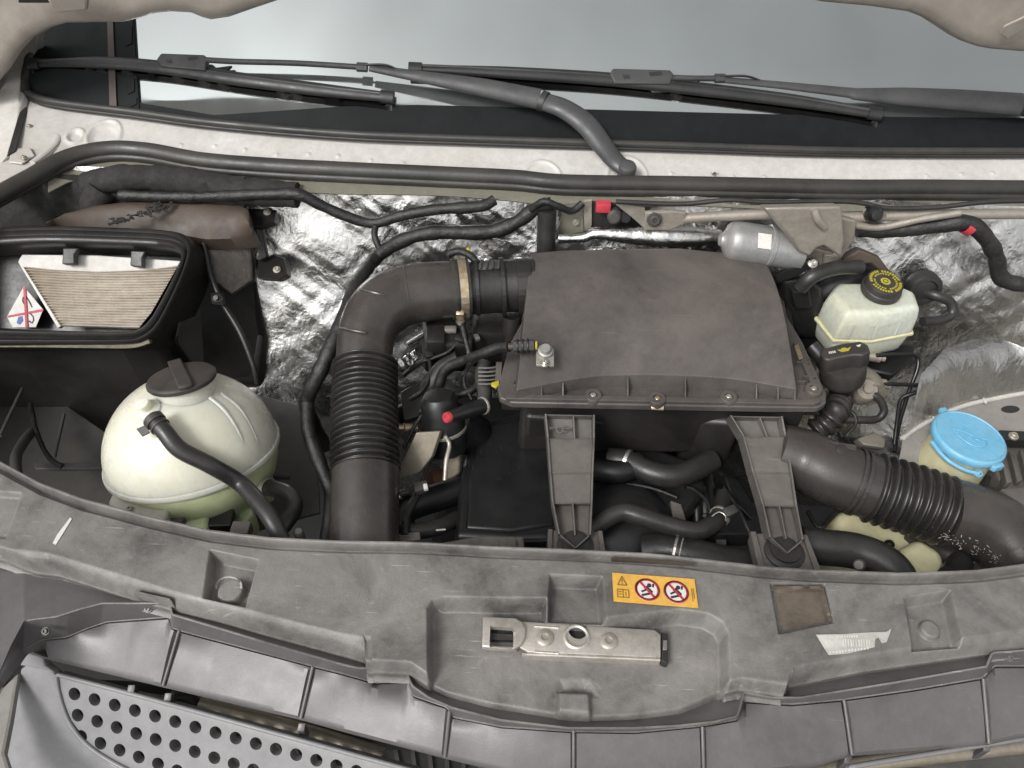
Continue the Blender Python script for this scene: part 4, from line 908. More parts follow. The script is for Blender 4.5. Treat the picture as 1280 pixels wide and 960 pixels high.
# sensor on the lid
sn = thing('air_sensor', 'small metal bodied sensor with grey plug at the left edge of the air box', 'sensor', Z(682, 436, .03))
c = Z(682, 437, .066); ax = Vector((0, -.35, 1)).normalized()
lathe('body', c - ax * .02, ax, [(.009, 0), (.009, .010), (.011, .011), (.011, .018), (.008, .019), (.008, .024), (.0065, .026), (0, .026)], 'motor_silver', sn, n=20)
slab('mount_plate', [c + Vector(q) for q in ((-.013, -.020, -.012), (.013, -.020, -.012), (.013, .012, -.008), (-.013, .012, -.008))], (0, 0, -.004), 'zinc', sn, .001)
bolt(sn, c + Vector((0, -.016, -.012)), UP, .005, 'steel')
a, b = Z(668, 432, .066), Z(642, 433, .062)
tube('plug', [a, a.lerp(b, .5), b], .009, 'grey_metal', sn, n=8, ang=20); ring('plug_collar', a - (b - a) * .05, a - b, .004, .0065, .003, 'print_yellow', sn, n=14)
for t in (.3, .55, .8): clamp_ring(sn, a.lerp(b, t), b - a, .0098, .002, 'box_black', 'plug_ridge')
tube('plug_tip', [b, b + (b - a) * .25], .0055, 'brown_plastic', sn, n=8)
tube('cable', [b + (b - a) * .2, Z(622, 435, .05), Z(600, 443, .03), Z(575, 452, 0), Z(556, 462, -.02), Z(548, 485, -.05)], .0075, 'tape', sn, n=10, wob=.25)

# ================================================================== INTAKE HOSE (elbow, clamp, meter)
ih = thing('intake_hose', 'large black intake elbow hose with ribbed bellows left of the air box', 'air hose', Z(457, 680, -.1))
def zp(u, v, z): return Z(u, v, z)
r0 = .0465
ep = [zp(576, 362, .040), zp(540, 364, .040), zp(505, 370, .038), zp(476, 386, .033), zp(460, 412, .020), zp(456, 440, .006), zp(457, 458, -.004)]
tube('elbow', ep, [r0 * .98, r0, r0 * 1.05, r0 * 1.06, r0 * 1.0, r0 * .93, r0 * .93], 'duct', ih, n=40)
bellows('bellows', [zp(457, 452, -.001), zp(456, 490, -.018), zp(456, 545, -.036), zp(457, 592, -.052)], .0500, .0075, 19, 'bellows', ih, n=48)
tube('lower_pipe', [zp(457, 588, -.050), zp(456, 630, -.066), zp(455, 672, -.082), zp(455, 720, -.10)], .0475, 'duct', ih, n=36)
tube('cuff', [zp(582, 361.5, .040), zp(564, 362.5, .040)], r0 * 1.04, 'duct', ih, n=40)
c = zp(578, 361.5, .040); ax = (zp(600, 360, .04) - zp(556, 363, .04)).normalized()
clamp_ring(ih, c, ax, r0 * 1.06, .013, 'brass', 'hose_clamp'); clamp_ring(ih, c + ax * .009, ax, r0 * 1.05, .004, 'bellows', 'cuff_lip'); clamp_ring(ih, c - ax * .010, ax, r0 * 1.05, .003, 'bellows', 'cuff_lip')
scp = c + Vector((0, -.046, -.014)); box('clamp_screw', scp, (.013, .012, .020), 'brass', ih, (.4, 0, 0), .002); bolt(ih, scp + Vector((0, -.004, -.012)), (0, -.3, -1), .005, 'steel')
for a, b in (((505, 333), (511, 376)), ((452, 362), (497, 373)), ((425, 410), (457, 416))):
    pa = [Z(a[0] + (b[0] - a[0]) * t, a[1] + (b[1] - a[1]) * t, .055 + .030 * math.sin(t * 1.9 + .3)) for t in np.linspace(0, 1, 4)]
    # ribs hug the elbow: project to its surface
    out = []
    pth = resample(catmull(ep, 10), .004)[0]
    for t in np.linspace(0, 1, 6):
        u, v = a[0] + (b[0] - a[0]) * t, a[1] + (b[1] - a[1]) * t; best = None; d = ray(u, v).normalized()
        for s in np.linspace(.9, 1.6, 400):
            p = CAM + d * s
            if min((p - q).length for q in pth) < r0 * 1.05: best = p; break
        if best: out.append(best)
    if len(out) > 2: tube('rib', out, .0018, 'duct', ih, n=6)
mt = thing('air_meter', 'black air flow meter pipe between clamp and air box lid', 'sensor', Z(625, 360, 0))
pa = [zp(584, 361, .040), zp(625, 358, .041), zp(668, 356, .044)]
tube('pipe', pa, .0425, 'box_black', mt, n=40); ax2 = (pa[2] - pa[0]).normalized()
for u, wd, rr in ((596, .006, .0455), (628, .006, .047), (654, .022, .0455)):
    clamp_ring(mt, zp(u, 359, .041), ax2, rr, wd, 'box_black', 'collar')
slab('plug_housing', [zp(598, 327, .088), zp(626, 325, .088), zp(628, 334, .085), zp(597, 336, .085)], (0, 0, -.022), 'grey_metal', mt, .003)
for k in range(4): box('plug_rib', zp(601 + k * 7.5, 331, .0875), (.003, .016, .004), 'grey_metal', mt, (.2, 0, 0), .0006)
tube('plug_lead', [zp(598, 330, .08), zp(586, 318, .085), zp(572, 314, .085), zp(560, 318, .08)], .006, 'tape', mt, n=8)
ring('plug_collar', zp(583, 314, .085), (1, 0, 0), .003, .0065, .006, 'print_yellow', mt, n=12)
slab('bracket', [zp(628, 335, .07), zp(664, 333, .07), zp(664, 338, .068), zp(628, 340, .068)], (0, 0, -.01), 'box_black', mt, .001)
tube('drain_leg', [zp(640, 395, 0), zp(638, 430, -.05), zp(636, 460, -.10)], .016, 'box_black', mt, n=12)

# ================================================================== SNORKEL on the right
sk = thing('intake_snorkel', 'black intake snorkel with ribbed bellows curving out to the right', 'air duct', Z(1150, 650, -.1))
tube('inlet', [zp(970, 562, -.055), zp(1000, 573, -.062), zp(1035, 590, -.068), zp(1066, 601, -.072), zp(1092, 610, -.075)], [.040, .046, .047, .0475, .0475], 'duct', sk, n=40)
bellows('bellows', [zp(1086, 608, -.075), zp(1115, 617, -.078), zp(1145, 626, -.082), zp(1184, 640, -.088)], .0535, .0095, 8, 'bellows', sk, n=48, per=12)
tube('outlet', [zp(1180, 639, -.086), zp(1208, 646, -.090), zp(1238, 659, -.096), zp(1262, 680, -.106), zp(1282, 712, -.125), zp(1296, 750, -.16)], [.050, .050, .052, .054, .056, .056], 'duct', sk, n=40)
ax = (zp(1092, 610, -.075) - zp(1040, 592, -.068)).normalized()
for u, v in ((1066, 601), (1073, 603.5)): clamp_ring(sk, zp(u, v, -.072), ax, .0492, .005, 'duct', 'collar')
slab('tab', [zp(1000, 545, -.02), zp(1050, 553, -.02), zp(1072, 556, -.022), zp(1068, 572, -.030), zp(1010, 560, -.028)], (0, .002, -.004), 'duct', sk, .001)
c = zp(1052, 562, -.0215); lathe('plug', c, Vector((0, -.3, 1)), [(R(7, c), -.003), (R(7, c), .002), (R(5, c), .003), (0, .002)], 'box_black', sk, n=16)
bm = bmesh.new(); pth = resample(catmull([zp(1180, 639, -.086), zp(1208, 646, -.090), zp(1238, 659, -.096), zp(1262, 680, -.106), zp(1282, 712, -.125)], 10), .004)[0]
for k in range(70):
    t = random.random(); u, v = 1172 + 78 * t + random.gauss(0, 5), 666 + 34 * t + random.gauss(0, 5); d = ray(u, v).normalized()
    for s in np.linspace(.9, 1.4, 260):
        p = CAM + d * s
        if min((p - q).length for q in pth) < .0536:
            a = random.uniform(0, 3.14); e = Vector((math.cos(a), math.sin(a), 0)) * random.uniform(.0008, .0024); f = Vector((-e.y, e.x, 0)) * .25
            add_prism(bm, [p - e - f, p + e - f, p + e + f, p - e + f], -d * .0004); break
finish(bm, 'paint_splatter', M('splash', (.28, .27, .25), .6, var=.2), sk)

# ================================================================== COOLANT TANK
tk = thing('coolant_tank', 'round cream white plastic coolant expansion tank on the left', 'coolant tank', Z(243, 640, -.2))
tc_ = Z(242, 564, -.075); TR = R(105, tc_) * .985
axT = Vector((-.13, .31, 1)).normalized()
prof = [(TR * math.sin(a), TR * .97 * math.cos(a)) for a in np.linspace(.0, math.pi / 2 - .02, 26)]
prof[0] = (0, TR * .97)
lathe('upper_shell', tc_, axT, [(p[0], p[1]) for p in prof[::-1]] , 'tank', tk, n=64, ang=60)
lathe('lower_shell', tc_, axT, [(TR * .985 * math.cos(a) if a < 1.56 else 0, -TR * .95 * math.sin(a)) for a in np.linspace(0.0, math.pi / 2, 20)], 'tank_low', tk, n=64, ang=60)
lathe('seam', tc_, axT, [(TR * .97, -.0045), (TR * 1.022, -.004), (TR * 1.028, 0), (TR * 1.022, .004), (TR * .97, .0045)], 'tank', tk, n=72, ang=60)
def on_tank(u, v, off=0):
    d = ray(u, v).normalized(); oc = CAM - tc_; b = d.dot(oc); c = oc.dot(oc) - (TR * .985 + off) ** 2; D = b * b - c
    return CAM + d * (-b - math.sqrt(max(D, 0)))
for rib in ([(262, 497), (282, 515), (300, 545), (312, 583)], [(276, 492), (300, 512), (318, 545), (326, 574)]):
    tube('moulded_rib', [on_tank(u, v, -.001) for u, v in rib], .0032, 'tank', tk, n=10)
cc = on_tank(229, 480); capax = (cc - tc_).normalized(); capax = axT
lathe('neck', cc, capax, [(.040, -.02), (.040, .004), (0, .004)], 'tank', tk, n=36)
cp = lathe('cap', cc + capax * .004, capax, [(.0455, 0), (.047, .002), (.047, .006), (.045, .0085), (.043, .009), (.012, .0105), (0, .0105)], 'cap_black', tk, n=48)
g = (Z(240, 498, 0) - Z(222, 452, 0)); g = (g - capax * g.dot(capax)).normalized(); s_ = capax.cross(g)
slab('grip', [cc + capax * .012 + g * a + s_ * b for a, b in ((-.052, -.0095), (.047, -.0095), (.049, 0), (.047, .0095), (-.052, .0095))], capax * .0065, 'cap_black', cp, .002)
# spigot, hose and spring clip
sp0 = on_tank(186, 512); nrm = (sp0 - tc_).normalized()
lathe('spigot', sp0 - nrm * .004, nrm, [(.017, 0), (.016, .005), (.009, .010), (.009, .022), (0, .022)], 'tank', tk, n=24)
hs_ = thing('coolant_hose', 'black rubber hose from the tank top over its front', 'hose', Z(340, 668, -.03))
hp_ = [on_tank(190, 522, .020), on_tank(206, 540, .022), on_tank(225, 562, .020), on_tank(262, 581, .018), on_tank(300, 604, .020), Z(328, 634, -.03), Z(342, 655, -.035), Z(352, 675, -.05)]
tube('hose', hp_, .0115, 'hose', hs_, n=16)
d = (hp_[1] - hp_[0]).normalized(); clamp_ring(hs_, hp_[0] + d * .006, d, .0125, .009, 'grey_metal'); clamp_ring(hs_, hp_[0] + d * .018, d, .0122, .003, 'grey_metal')
slab('clamp_ear', [hp_[0] + d * .004 + Vector((-.010, -.006, -.006)), hp_[0] + d * .004 + Vector((-.022, -.010, -.010)), hp_[0] + d * .012 + Vector((-.018, -.014, -.012)), hp_[0] + d * .012 + Vector((-.008, -.010, -.008))], (0, 0, .002), 'grey_metal', hs_, .0005)
h2 = thing('coolant_hose', 'short black hose bending back under the right side of the tank', 'hose', Z(350, 668, -.1))
q_ = [Z(330, 608, -.09), Z(346, 612, -.08), Z(362, 618, -.075), Z(369, 632, -.075), Z(361, 648, -.07), Z(350, 662, -.07)]
tube('hose', q_, .0115, 'hose', h2, n=14); d = (q_[1] - q_[0]).normalized(); clamp_ring(h2, q_[0] + d * .006, d, .0125, .010, 'zinc')
lathe('tail_spigot', Z(322, 612, -.12), (1, 0, .2), [(.02, 0), (.02, .02), (0, .02)], 'tank_low', tk, n=18)
# bracket moulded on the tank and feet
slab('bracket', [Z(u, v, -.058) for u, v in ((134, 628), (142, 612), (150, 604), (178, 614), (215, 622), (208, 646), (196, 660), (150, 650))], (0, 0, -.02), 'tank_frame', tk, .005, 3)
bolt(tk, Z(162, 637, -.057), UP, .004, 'zinc', 'screw')
slab('foot', [Z(u, v, -.085) for u, v in ((206, 625), (240, 628), (262, 640), (258, 664), (212, 660))], (0, 0, -.05), 'tank_low', tk, .008, 3)
slab('foot', [Z(u, v, -.12) for u, v in ((292, 625), (312, 620), (318, 640), (306, 655), (298, 650))], (0, 0, -.05), 'tank_low', tk, .006, 3)
box('foot_clip', Z(216, 652, -.08), (.03, .02, .012), 'leg_grey', tk, (0, 0, -.3), .002); box('foot_clip', Z(302, 664, -.07), (.025, .02, .02), 'leg_grey', tk, (0, 0, 0), .002)
lathe('foot_clip', Z(374, 668, -.06), UP, [(.007, -.03), (.007, .005), (.005, .008), (0, .009)], 'leg_grey', tk, n=14)
box('sensor_plug', Z(270, 652, -.10), (.05, .03, .02), 'box_black', tk, (0, 0, .1), .003)

# ================================================================== CABIN FILTER HOUSING (left)
cf = thing('cabin_filter_housing', 'black cabin air filter housing with open frame at the left edge', 'filter housing', Z(100, 430, -.2))
fo_ = Z(110, 286, .095); fy = Z(110, 432, -.03); e_ = (fy - fo_).normalized(); ex_ = (Z(200, 290, .092) - Z(20, 284, .095)).normalized()
fn = ex_.cross(e_).normalized()
if fn.z < 0: fn = -fn
def F(u, v, off=0): return PL(u, v, fo_ + fn * off, fn)
def rounded(pts, n=5):
    p = catmull([Vector((a, b, 0)) for a, b in pts] + [Vector((*pts[0], 0))], n)[:-1]; return [(q.x, q.y) for q in p]
outer = [(-70, 300), (-60, 288), (-20, 284), (60, 281.5), (150, 284), (205, 287), (228, 292), (239, 303), (241, 318), (232, 348), (212, 392), (198, 414), (182, 426), (160, 431), (80, 432), (-20, 433), (-60, 432), (-70, 424)]
inner = [(-56, 322), (-48, 314), (-14, 311), (60, 307), (150, 309), (196, 311), (214, 313), (226, 318), (227, 328), (219, 346), (199, 384), (187, 402), (175, 411), (158, 414), (80, 413), (-14, 409), (-48, 408), (-56, 402)]
A, B = rounded(outer), rounded(inner); n1 = len(A); prof_ = [(0, -.10), (0, -.006), (.06, .004), (.18, .010), (.30, .011), (.42, .004), (.50, .003), (.58, .010), (.80, .012), (.93, .008), (1.0, -.004), (1.0, -.05)]
P_ = np.zeros((n1 + 1, len(prof_), 3))
for i in range(n1 + 1):
    a, b = A[i % n1], B[i % n1]
    for k, (t, hh) in enumerate(prof_): P_[i, k] = F(a[0] + (b[0] - a[0]) * t, a[1] + (b[1] - a[1]) * t, 0) + fn * hh
sheet('frame', P_, n1 + 1, len(prof_), 'box_black', cf, ang=60)
tube('dusty_ledge', [F(-40, 430, -.006), F(40, 430, -.006), F(120, 431, -.006), F(165, 431, -.006), F(188, 425, -.006)], .0075, M('dusty', (0.13, .115, .085), .8, var=.4, scale=60), cf, n=8, flat=(UP, .6))
slab('back_wall', [F(u, v, -.085) for u, v in ((-60, 300), (235, 300), (200, 425), (-60, 425))], -fn * .004, 'dark', cf, .001)
# body behind and below the frame
slab('body', [F(u, v, -.07) for u, v in ((-70, 290), (60, 284), (205, 288), (238, 305), (230, 350), (196, 424), (150, 432), (-70, 432))], Vector((0.01, .02, -.26)), 'box_black', cf, .012, 3)
slab('body_side', [Z(236, 310, .03), Z(300, 310, .03), Z(318, 340, -.03), Z(330, 420, -.12), Z(322, 480, -.20), Z(250, 480, -.2), Z(215, 430, -.05)], Vector((0, .06, -.08)), 'box_black', cf, .015, 3)
slab('grommet_tab', [Z(262, 366, .0), Z(278, 368, 0), Z(280, 382, 0), Z(264, 380, 0)], (0, .01, -.005), 'box_black', cf, .002)
# brown dusty dome at the rear
dome = [(62, 288), (84, 274), (120, 264), (170, 259), (240, 257), (295, 260), (312, 270), (316, 300)]
a = np.array([Z(u, v, .085) for u, v in dome]); n1 = 50
a2 = np.array([np.interp(np.linspace(0, 1, n1), np.linspace(0, 1, len(dome)), a[:, k]) for k in range(3)]).T
b2 = np.array([np.array(Z(u, v, .065)) for u, v in zip(np.linspace(66, 322, n1), np.interp(np.linspace(66, 322, n1), [66, 150, 230, 260, 322], [296, 290, 294, 298, 296]))])
pts = np.stack([a2 + (b2 - a2) * t + np.array([0, 0, .018 * math.sin(math.pi * (t * .8 + .2))]) for t in np.linspace(0, 1, 14)], 1)
pts[..., 2] += .004 * vnoise(pts[..., 0], pts[..., 1], 25, 5)
sheet('rear_dome', pts, n1, 14, 'brown_plastic', cf, thick=.03, down=(0, .3, -.95))
bm = bmesh.new()
for k in range(60):
    t = random.random(); p = Z(138 + 72 * t + random.gauss(0, 3), 281 - 26 * t + random.gauss(0, 2.5), .104); s = random.uniform(.002, .0055)
    add_prism(bm, [p + Vector((s * math.cos(q + k), s * math.sin(q + k) * .6, random.uniform(-.002, .003))) for q in (0, 1.3, 2.4, 3.7, 5)], (0, 0, .0015))
finish(bm, 'torn_foam', 'foam', cf)
slab('foil_cheek', [Z(255, 296, .05), Z(292, 284, .055), Z(312, 290, .05), Z(318, 352, -.02), Z(290, 372, -.04), Z(264, 352, -.01), Z(258, 330, .02)], (0, .02, -.01), M('dull_foil', (.045, .042, .038), .35, metal=.6, var=.4, dust=BROWN, dust_amt=.5, scale=20, bump=.8, bscale=60), cf, .006, 3)
tube('edge_lip', [Z(252, 292, .06), Z(258, 318, .035), Z(264, 345, .01), Z(278, 378, -.02), Z(300, 415, -.05), Z(316, 455, -.09), Z(322, 480, -.12)], .005, 'box_black', cf, n=8)
lathe('plug', Z(272, 374, .0), (0, -.6, .8), [(.009, -.01), (.009, .002), (.004, .004), (.004, .010), (0, .010)], 'box_black', cf, n=16)
# brackets with bolts
for pl_, bp_ in ((((300, 262), (318, 256), (338, 252), (346, 262), (342, 278), (322, 284), (304, 282)), (334, 265)), (((322, 326), (340, 318), (356, 322), (359, 344), (348, 350), (322, 348)), (346, 337))):
    z_ = .07 if bp_[1] < 300 else .0
    s_ = slab('fixing_lug', [Z(u, v, z_) for u, v in pl_], (0, .02, -.02), 'box_black', cf, .002); bolt(s_, Z(*bp_, z_ + .002), (0, -.4, .9), .0045, 'zinc')
slab('fixing_strip', [Z(318, 280, .06), Z(327, 280, .06), Z(334, 322, .01), Z(324, 326, .01)], (0, .01, -.01), 'box_black', cf, .002)
# pleated filter
ft = thing('cabin_filter', 'dirty white pleated paper cabin filter inside the open frame', 'air filter', F(120, 400, -.05))
fo2 = -.030
NP = 22; rows = []
for k in range(NP * 2 + 1):
    t = k / (NP * 2); v0 = 335 + (411 - 335) * t
    ul = np.interp(v0, [319, 327, 409, 412], [26, 23, 72, 74]); ur = np.interp(v0, [326, 354, 391, 413], [226, 210, 189, 171])
    off = fo2 + (.009 if k % 2 else 0)
    bow = 3.0
    rows.append([tuple(F(ul + (ur - ul) * s, v0 + bow * math.sin(s * 3.1) * (1 - t) - 3 * (1 - s), off + .0012 * math.sin(s * 9 + k * .7))) for s in np.linspace(0, 1, 30)])
sheet('pleats', np.array(rows), NP * 2 + 1, 30, 'paper', ft, ang=20)
slab('top_edge', [F(u, v, fo2 + .010) for u, v in ((22, 327), (27, 318), (120, 319), (226, 326), (222, 333), (180, 338), (120, 340), (60, 337), (26, 333))], -fn * .012, 'paper_white', ft, .002)
slab('side_edge', [F(u, v, fo2 + .008) for u, v in ((22, 327), (27, 330), (76, 408), (72, 410))], -fn * .01, 'paper_white', ft, .001)
cl1 = slab('filter_clip', [F(u, v, fo2 + .030) for u, v in ((78, 310), (98, 310), (93, 318), (93, 330), (77, 330), (78, 318))], -fn * .014, 'box_black', cf, .002)
cl2 = slab('filter_clip', [F(u, v, fo2 + .030) for u, v in ((163, 313), (182, 314), (178, 322), (178, 334), (162, 332), (163, 322))], -fn * .014, 'box_black', cf, .002)
# sticker with a red cross
cs = thing('cross_sticker', 'white diamond sticker crossed out in red beside the cabin filter', 'sticker', F(32, 384, -.04))
so3 = F(31, 382, -.045)
fs = lambda u, v, k=0: F(u, v, -.045 + k)
slab('backing', [fs(u, v) for u, v in ((30, 358), (54, 387), (45, 409), (16, 409), (9, 396))], fn * .0006, 'paper_white', cs, 0)
tube('figure', [fs(34, 384, .001), fs(29, 378, .001), fs(28, 373, .001), fs(31, 370, .001), fs(35, 374, .001), fs(40, 384, .001)], .0012, 'black_print_and_shade', cs, n=6, flat=(fn, .3))
tube('figure', [fs(36, 401, .001), fs(41, 404, .001), fs(42, 397, .001), fs(38, 392, .001)], .0012, 'black_print_and_shade', cs, n=6, flat=(fn, .3))
slab('figure', [fs(u, v, .0008) for u, v in ((21, 404), (23, 396), (28, 395), (29, 401), (25, 406))], fn * .0004, 'blue_print', cs, 0)
slab('red_cross', [fs(u, v, .0016) for u, v in ((9, 397), (10, 394.5), (54, 386), (54, 389))], fn * .0004, 'red_print', cs, 0)
slab('red_cross', [fs(u, v, .0022) for u, v in ((29, 359), (32, 359), (35, 409), (32, 409))], fn * .0004, 'red_print', cs, 0)

# ================================================================== BRAKE RESERVOIR AND BOOSTER
bb = thing('brake_booster', 'black round brake booster behind the brake fluid reservoir', 'brake booster', Z(1075, 420, -.15))
bc = Y(1050, 386, .69); bax = Vector((0.05, -1, .12)).normalized()
lathe('drum', bc, bax, [(.045, .050), (.075, .048), (.094, .036), (.100, .020), (.104, .012), (.104, .004), (.098, 0), (.096, -.04), (.09, -.06), (0, -.06)][::-1] + [(0, .052)], 'engine_black', bb, n=56, ang=50)
slab('dusty_cover', [Y(1052, 324, .66), Y(1075, 312, .66), Y(1100, 322, .66), Y(1122, 352, .66), Y(1110, 350, .655), Y(1088, 330, .655), Y(1060, 330, .655)], (0, .02, -.006), 'brown_plastic', bb, .004)
br = thing('brake_reservoir', 'translucent white brake fluid reservoir with black cap', 'fluid reservoir', Z(1090, 440, -.06))
bo = Z(1040, 412, -.055)     # lower front left corner level
def BR(u, v, z): return Z(u, v, z)
def loft(name, rings, mat, parent, bevel, seg=3):
    bm = bmesh.new(); V = [[bm.verts.new(p) for p in r_] for r_ in rings]; n = len(rings[0])
    for i in range(len(V) - 1):
        for k in range(n): bm.faces.new((V[i][k], V[i][(k + 1) % n], V[i + 1][(k + 1) % n], V[i + 1][k]))
    bm.faces.new(V[0][::-1]); bm.faces.new(V[-1]); return finish(bm, name, mat, parent, bevel, seg, 50)
# plan outlines at three levels (front-left, front-right, back-right, back-left ...)
top = ZL([(1062, 391), (1150, 384), (1132, 356), (1080, 352), (1046, 351), (1040, 361)], .030)
mid = ZL([(1054, 416), (1153, 409), (1150, 388), (1100, 366), (1050, 362), (1028, 372), (1030, 385)], -.012)
def plan(z, grow=0.0, cx=None):
    base = [Vector((0, 0, 0))] * 0
    P0 = [Z(u, v, .030) for u, v in ((1058, 392), (1104, 393), (1153, 384), (1146, 364), (1120, 353), (1046, 352), (1036, 366))]
    ce = sum(P0, Vector()) / len(P0); out = []
    for p in P0:
        d = p - ce; q = ce + d * (1 + grow); out.append(Vector((q.x, q.y + (-.0), z)))
    return out
loft('upper_half', [plan(-.026, .05), plan(.006, .03), plan(.024, -.02), plan(.031, -.12)], 'brake_tank', br, .005, 3)
loft('seam', [plan(-.030, .09), plan(-.026, .10), plan(-.0245, .09)], M('seam_cream', (.62, .58, .36), .4, var=.08, sss=.3), br, .0012, 2)
loft('lower_half', [plan(-.072, -.14), plan(-.062, -.04), plan(-.029, .03)], 'brake_tank', br, .006, 3)
for seg_, t_ in ((0, .35), (0, .9), (1, .55)):
    lo_, hi_ = plan(-.022, .052), plan(.008, .032); tube('moulded_rib', [lo_[seg_].lerp(lo_[seg_ + 1], t_), hi_[seg_].lerp(hi_[seg_ + 1], t_)], .0016, 'brake_tank', br, n=8)
cc = Z(1098, 367, .030); cax = Vector((.04, -.10, 1)).normalized()
lathe('neck', cc, cax, [(.027, -.008), (.027, .006), (0, .006)], 'brake_tank', br, n=32)
cp = lathe('cap', cc + cax * .004, cax, [(.031, 0), (.0325, .003), (.0325, .010), (.0315, .012), (.0305, .0125), (.0300, .021), (.0285, .0235), (0, .0238)], 'cap_black', br, n=48)
tc2 = cc + cax * .0281; ea = Vector((1, 0, 0)); ea = (ea - cax * ea.dot(cax)).normalized(); eb = cax.cross(ea)
cpt = lambda r_, a, k=0: tc2 + (ea * math.cos(a) + eb * math.sin(a)) * r_ + cax * k
bm = bmesh.new()
for k in range(34):
    if k % 9 in (0,): continue
    a0 = 2 * math.pi * k / 34; a1 = a0 + .125
    for q0, q1 in ((.0215, .0262),):
        add_prism(bm, [cpt(q0, a0), cpt(q1, a0), cpt(q1, a1), cpt(q0, a1)], cax * .0003)
for k in range(26):
    if k % 8 == 3: continue
    a0 = 2 * math.pi * k / 26; a1 = a0 + .15; add_prism(bm, [cpt(.0165, a0), cpt(.0195, a0), cpt(.0195, a1), cpt(.0165, a1)], cax * .0003)
finish(bm, 'printed_ring', 'print_yellow', cp)
slab('printed_octagon', [cpt(.0085, math.pi / 8 + k * math.pi / 4) for k in range(8)], cax * .0003, 'print_yellow', cp, 0)
ring('octagon_ring', tc2 + cax * .0004, cax, .0032, .0044, .0003, 'black_print_and_shade', cp, n=20, bevel=0)
mc = thing('master_cylinder', 'grey and black brake master cylinder under the reservoir', 'brake cylinder', Z(1085, 480, -.12))
slab('body', [Z(u, v, -.085) for u, v in ((1080, 428), (1146, 430), (1140, 452), (1118, 470), (1078, 460))], (0, .02, -.05), 'engine_black', mc, .006, 3)
tube('barrel', [Z(1052, 462, -.10), Z(1082, 478, -.10), Z(1090, 494, -.10)], .024, 'cast_alu', mc, n=20)
lathe('port', Z(1083, 487, -.085), (0, -.5, .8), [(.020, -.03), (.020, 0), (.017, .004), (.008, .004), (.008, .010), (0, .010)], 'cast_alu', mc, n=24)
lathe('port', Z(1094, 446, -.07), (1, -.2, 0), [(.009, -.015), (.009, .008), (.006, .010), (.006, .016), (0, .016)], 'cast_alu', mc, n=16)
lathe('port', Z(1102, 480, -.09), (1, -.2, 0), [(.009, -.015), (.009, .006), (.006, .008), (.006, .014), (0, .014)], 'cast_alu', mc, n=16)
slab('bracket', [Z(u, v, -.13) for u, v in ((1072, 548), (1092, 540), (1108, 548), (1106, 560), (1080, 556))], (0, .01, -.02), 'cast_alu', mc, .003)
def pipe(label, pts, r, mat='engine_black', name='brake_pipe', cat='pipe', n=10, wob=0, group=None):
    o = tube(name, pts, r, mat, None, n=n, wob=wob); return tag(o, label, cat, group)
pipe('thin black brake pipe bending down from below the white reservoir', [Z(1096, 444, -.06), Z(1125, 443, -.06), Z(1145, 445, -.065), Z(1147, 460, -.08), Z(1136, 490, -.11), Z(1124, 530, -.14), Z(1118, 565, -.16)], .0035)
pipe('thin black brake pipe running right and folding back beside the foil', [Z(1104, 480, -.085), Z(1135, 481, -.085), Z(1162, 483, -.085), Z(1158, 487, -.09), Z(1138, 493, -.10), Z(1126, 500, -.11), Z(1121, 530, -.13), Z(1118, 556, -.15)], .0035)
pipe('black vacuum hose looping from the bulkhead grommet to the reservoir', [Y(1158, 366, .665), Y(1172, 370, .652), Y(1188, 378, .65), Y(1190, 392, .64), Y(1176, 400, .63), Y(1153, 402, .62)], .0085, 'hose', 'vacuum_hose', 'hose', 14)
gm = lathe('bulkhead_grommet', Y(1154, 360, .672), (0, -1, .2), [(.030, -.01), (.030, .006), (.026, .012), (.020, .013), (.018, .008), (.012, .010), (0, .010)], 'rubber', None, n=30); tag(gm, 'round black rubber grommet on the foil right of the reservoir', 'grommet')
pipe('black bent pipe below the oil filler neck', [Z(1048, 524, -.10), Z(1075, 525, -.10), Z(1096, 524, -.10), Z(1105, 514, -.09), Z(1100, 500, -.09), Z(1092, 494, -.09)], .0065, 'hose', 'hose', 'hose', 12)
pipe('thin black wire loop beside the oil filler hose', [Z(1050, 512, -.09), Z(1066, 516, -.09), Z(1070, 530, -.1), Z(1058, 545, -.11), Z(1062, 556, -.13)], .003, 'tape', 'wire', 'cable', 8)

# ================================================================== OIL FILLER
of = thing('oil_filler', 'black oil filler cap on ribbed neck beside the air box', 'oil filler', Z(1035, 520, -.12))
oa = Z(1056, 433, .012); ob = Z(1050, 505, -.112); oax = (oa - ob).normalized()
cl_ = (oa - ob).length
lathe('neck', ob, oax, [(.019, -.01), (.019, cl_ * .35), (.022, cl_ * .36), (.026, cl_ * .40), (.026, cl_ * .46), (0, cl_ * .46)], 'engine_black', of, n=28)
cap = lathe('cap', ob + oax * cl_ * .42, oax, [(.030, 0), (.0345, .006), (.0355, .012), (.0355, cl_ * .26), (.034, cl_ * .30), (0, cl_ * .30)], 'cap_black', of, n=40)
gx_ = (Z(1088, 432, .012) - Z(1028, 432, .012)).normalized(); gx_ = (gx_ - oax * gx_.dot(oax)).normalized(); gy_ = oax.cross(gx_)
ob2 = ob + oax * cl_ * .70
slab('grip', [ob2 + gx_ * a + gy_ * b for a, b in ((-.036, -.010), (-.030, -.015), (-.010, -.013), (.010, -.013), (.022, -.018), (.036, -.012), (.038, .004), (.030, .016), (0, .018), (-.030, .014), (-.037, .004))], oax * .030, 'cap_black', cap, .0035, 3)
gt = ob2 + oax * .0302
slab('oil_can_symbol', [gt + gx_ * a + gy_ * b for a, b in ((-.010, .004), (-.004, .003), (-.003, .006), (.003, .006), (.005, .003), (.012, .0055), (.006, -.003), (-.005, -.003))], oax * .0003, 'print_yellow', cap, 0)
bm = bmesh.new()
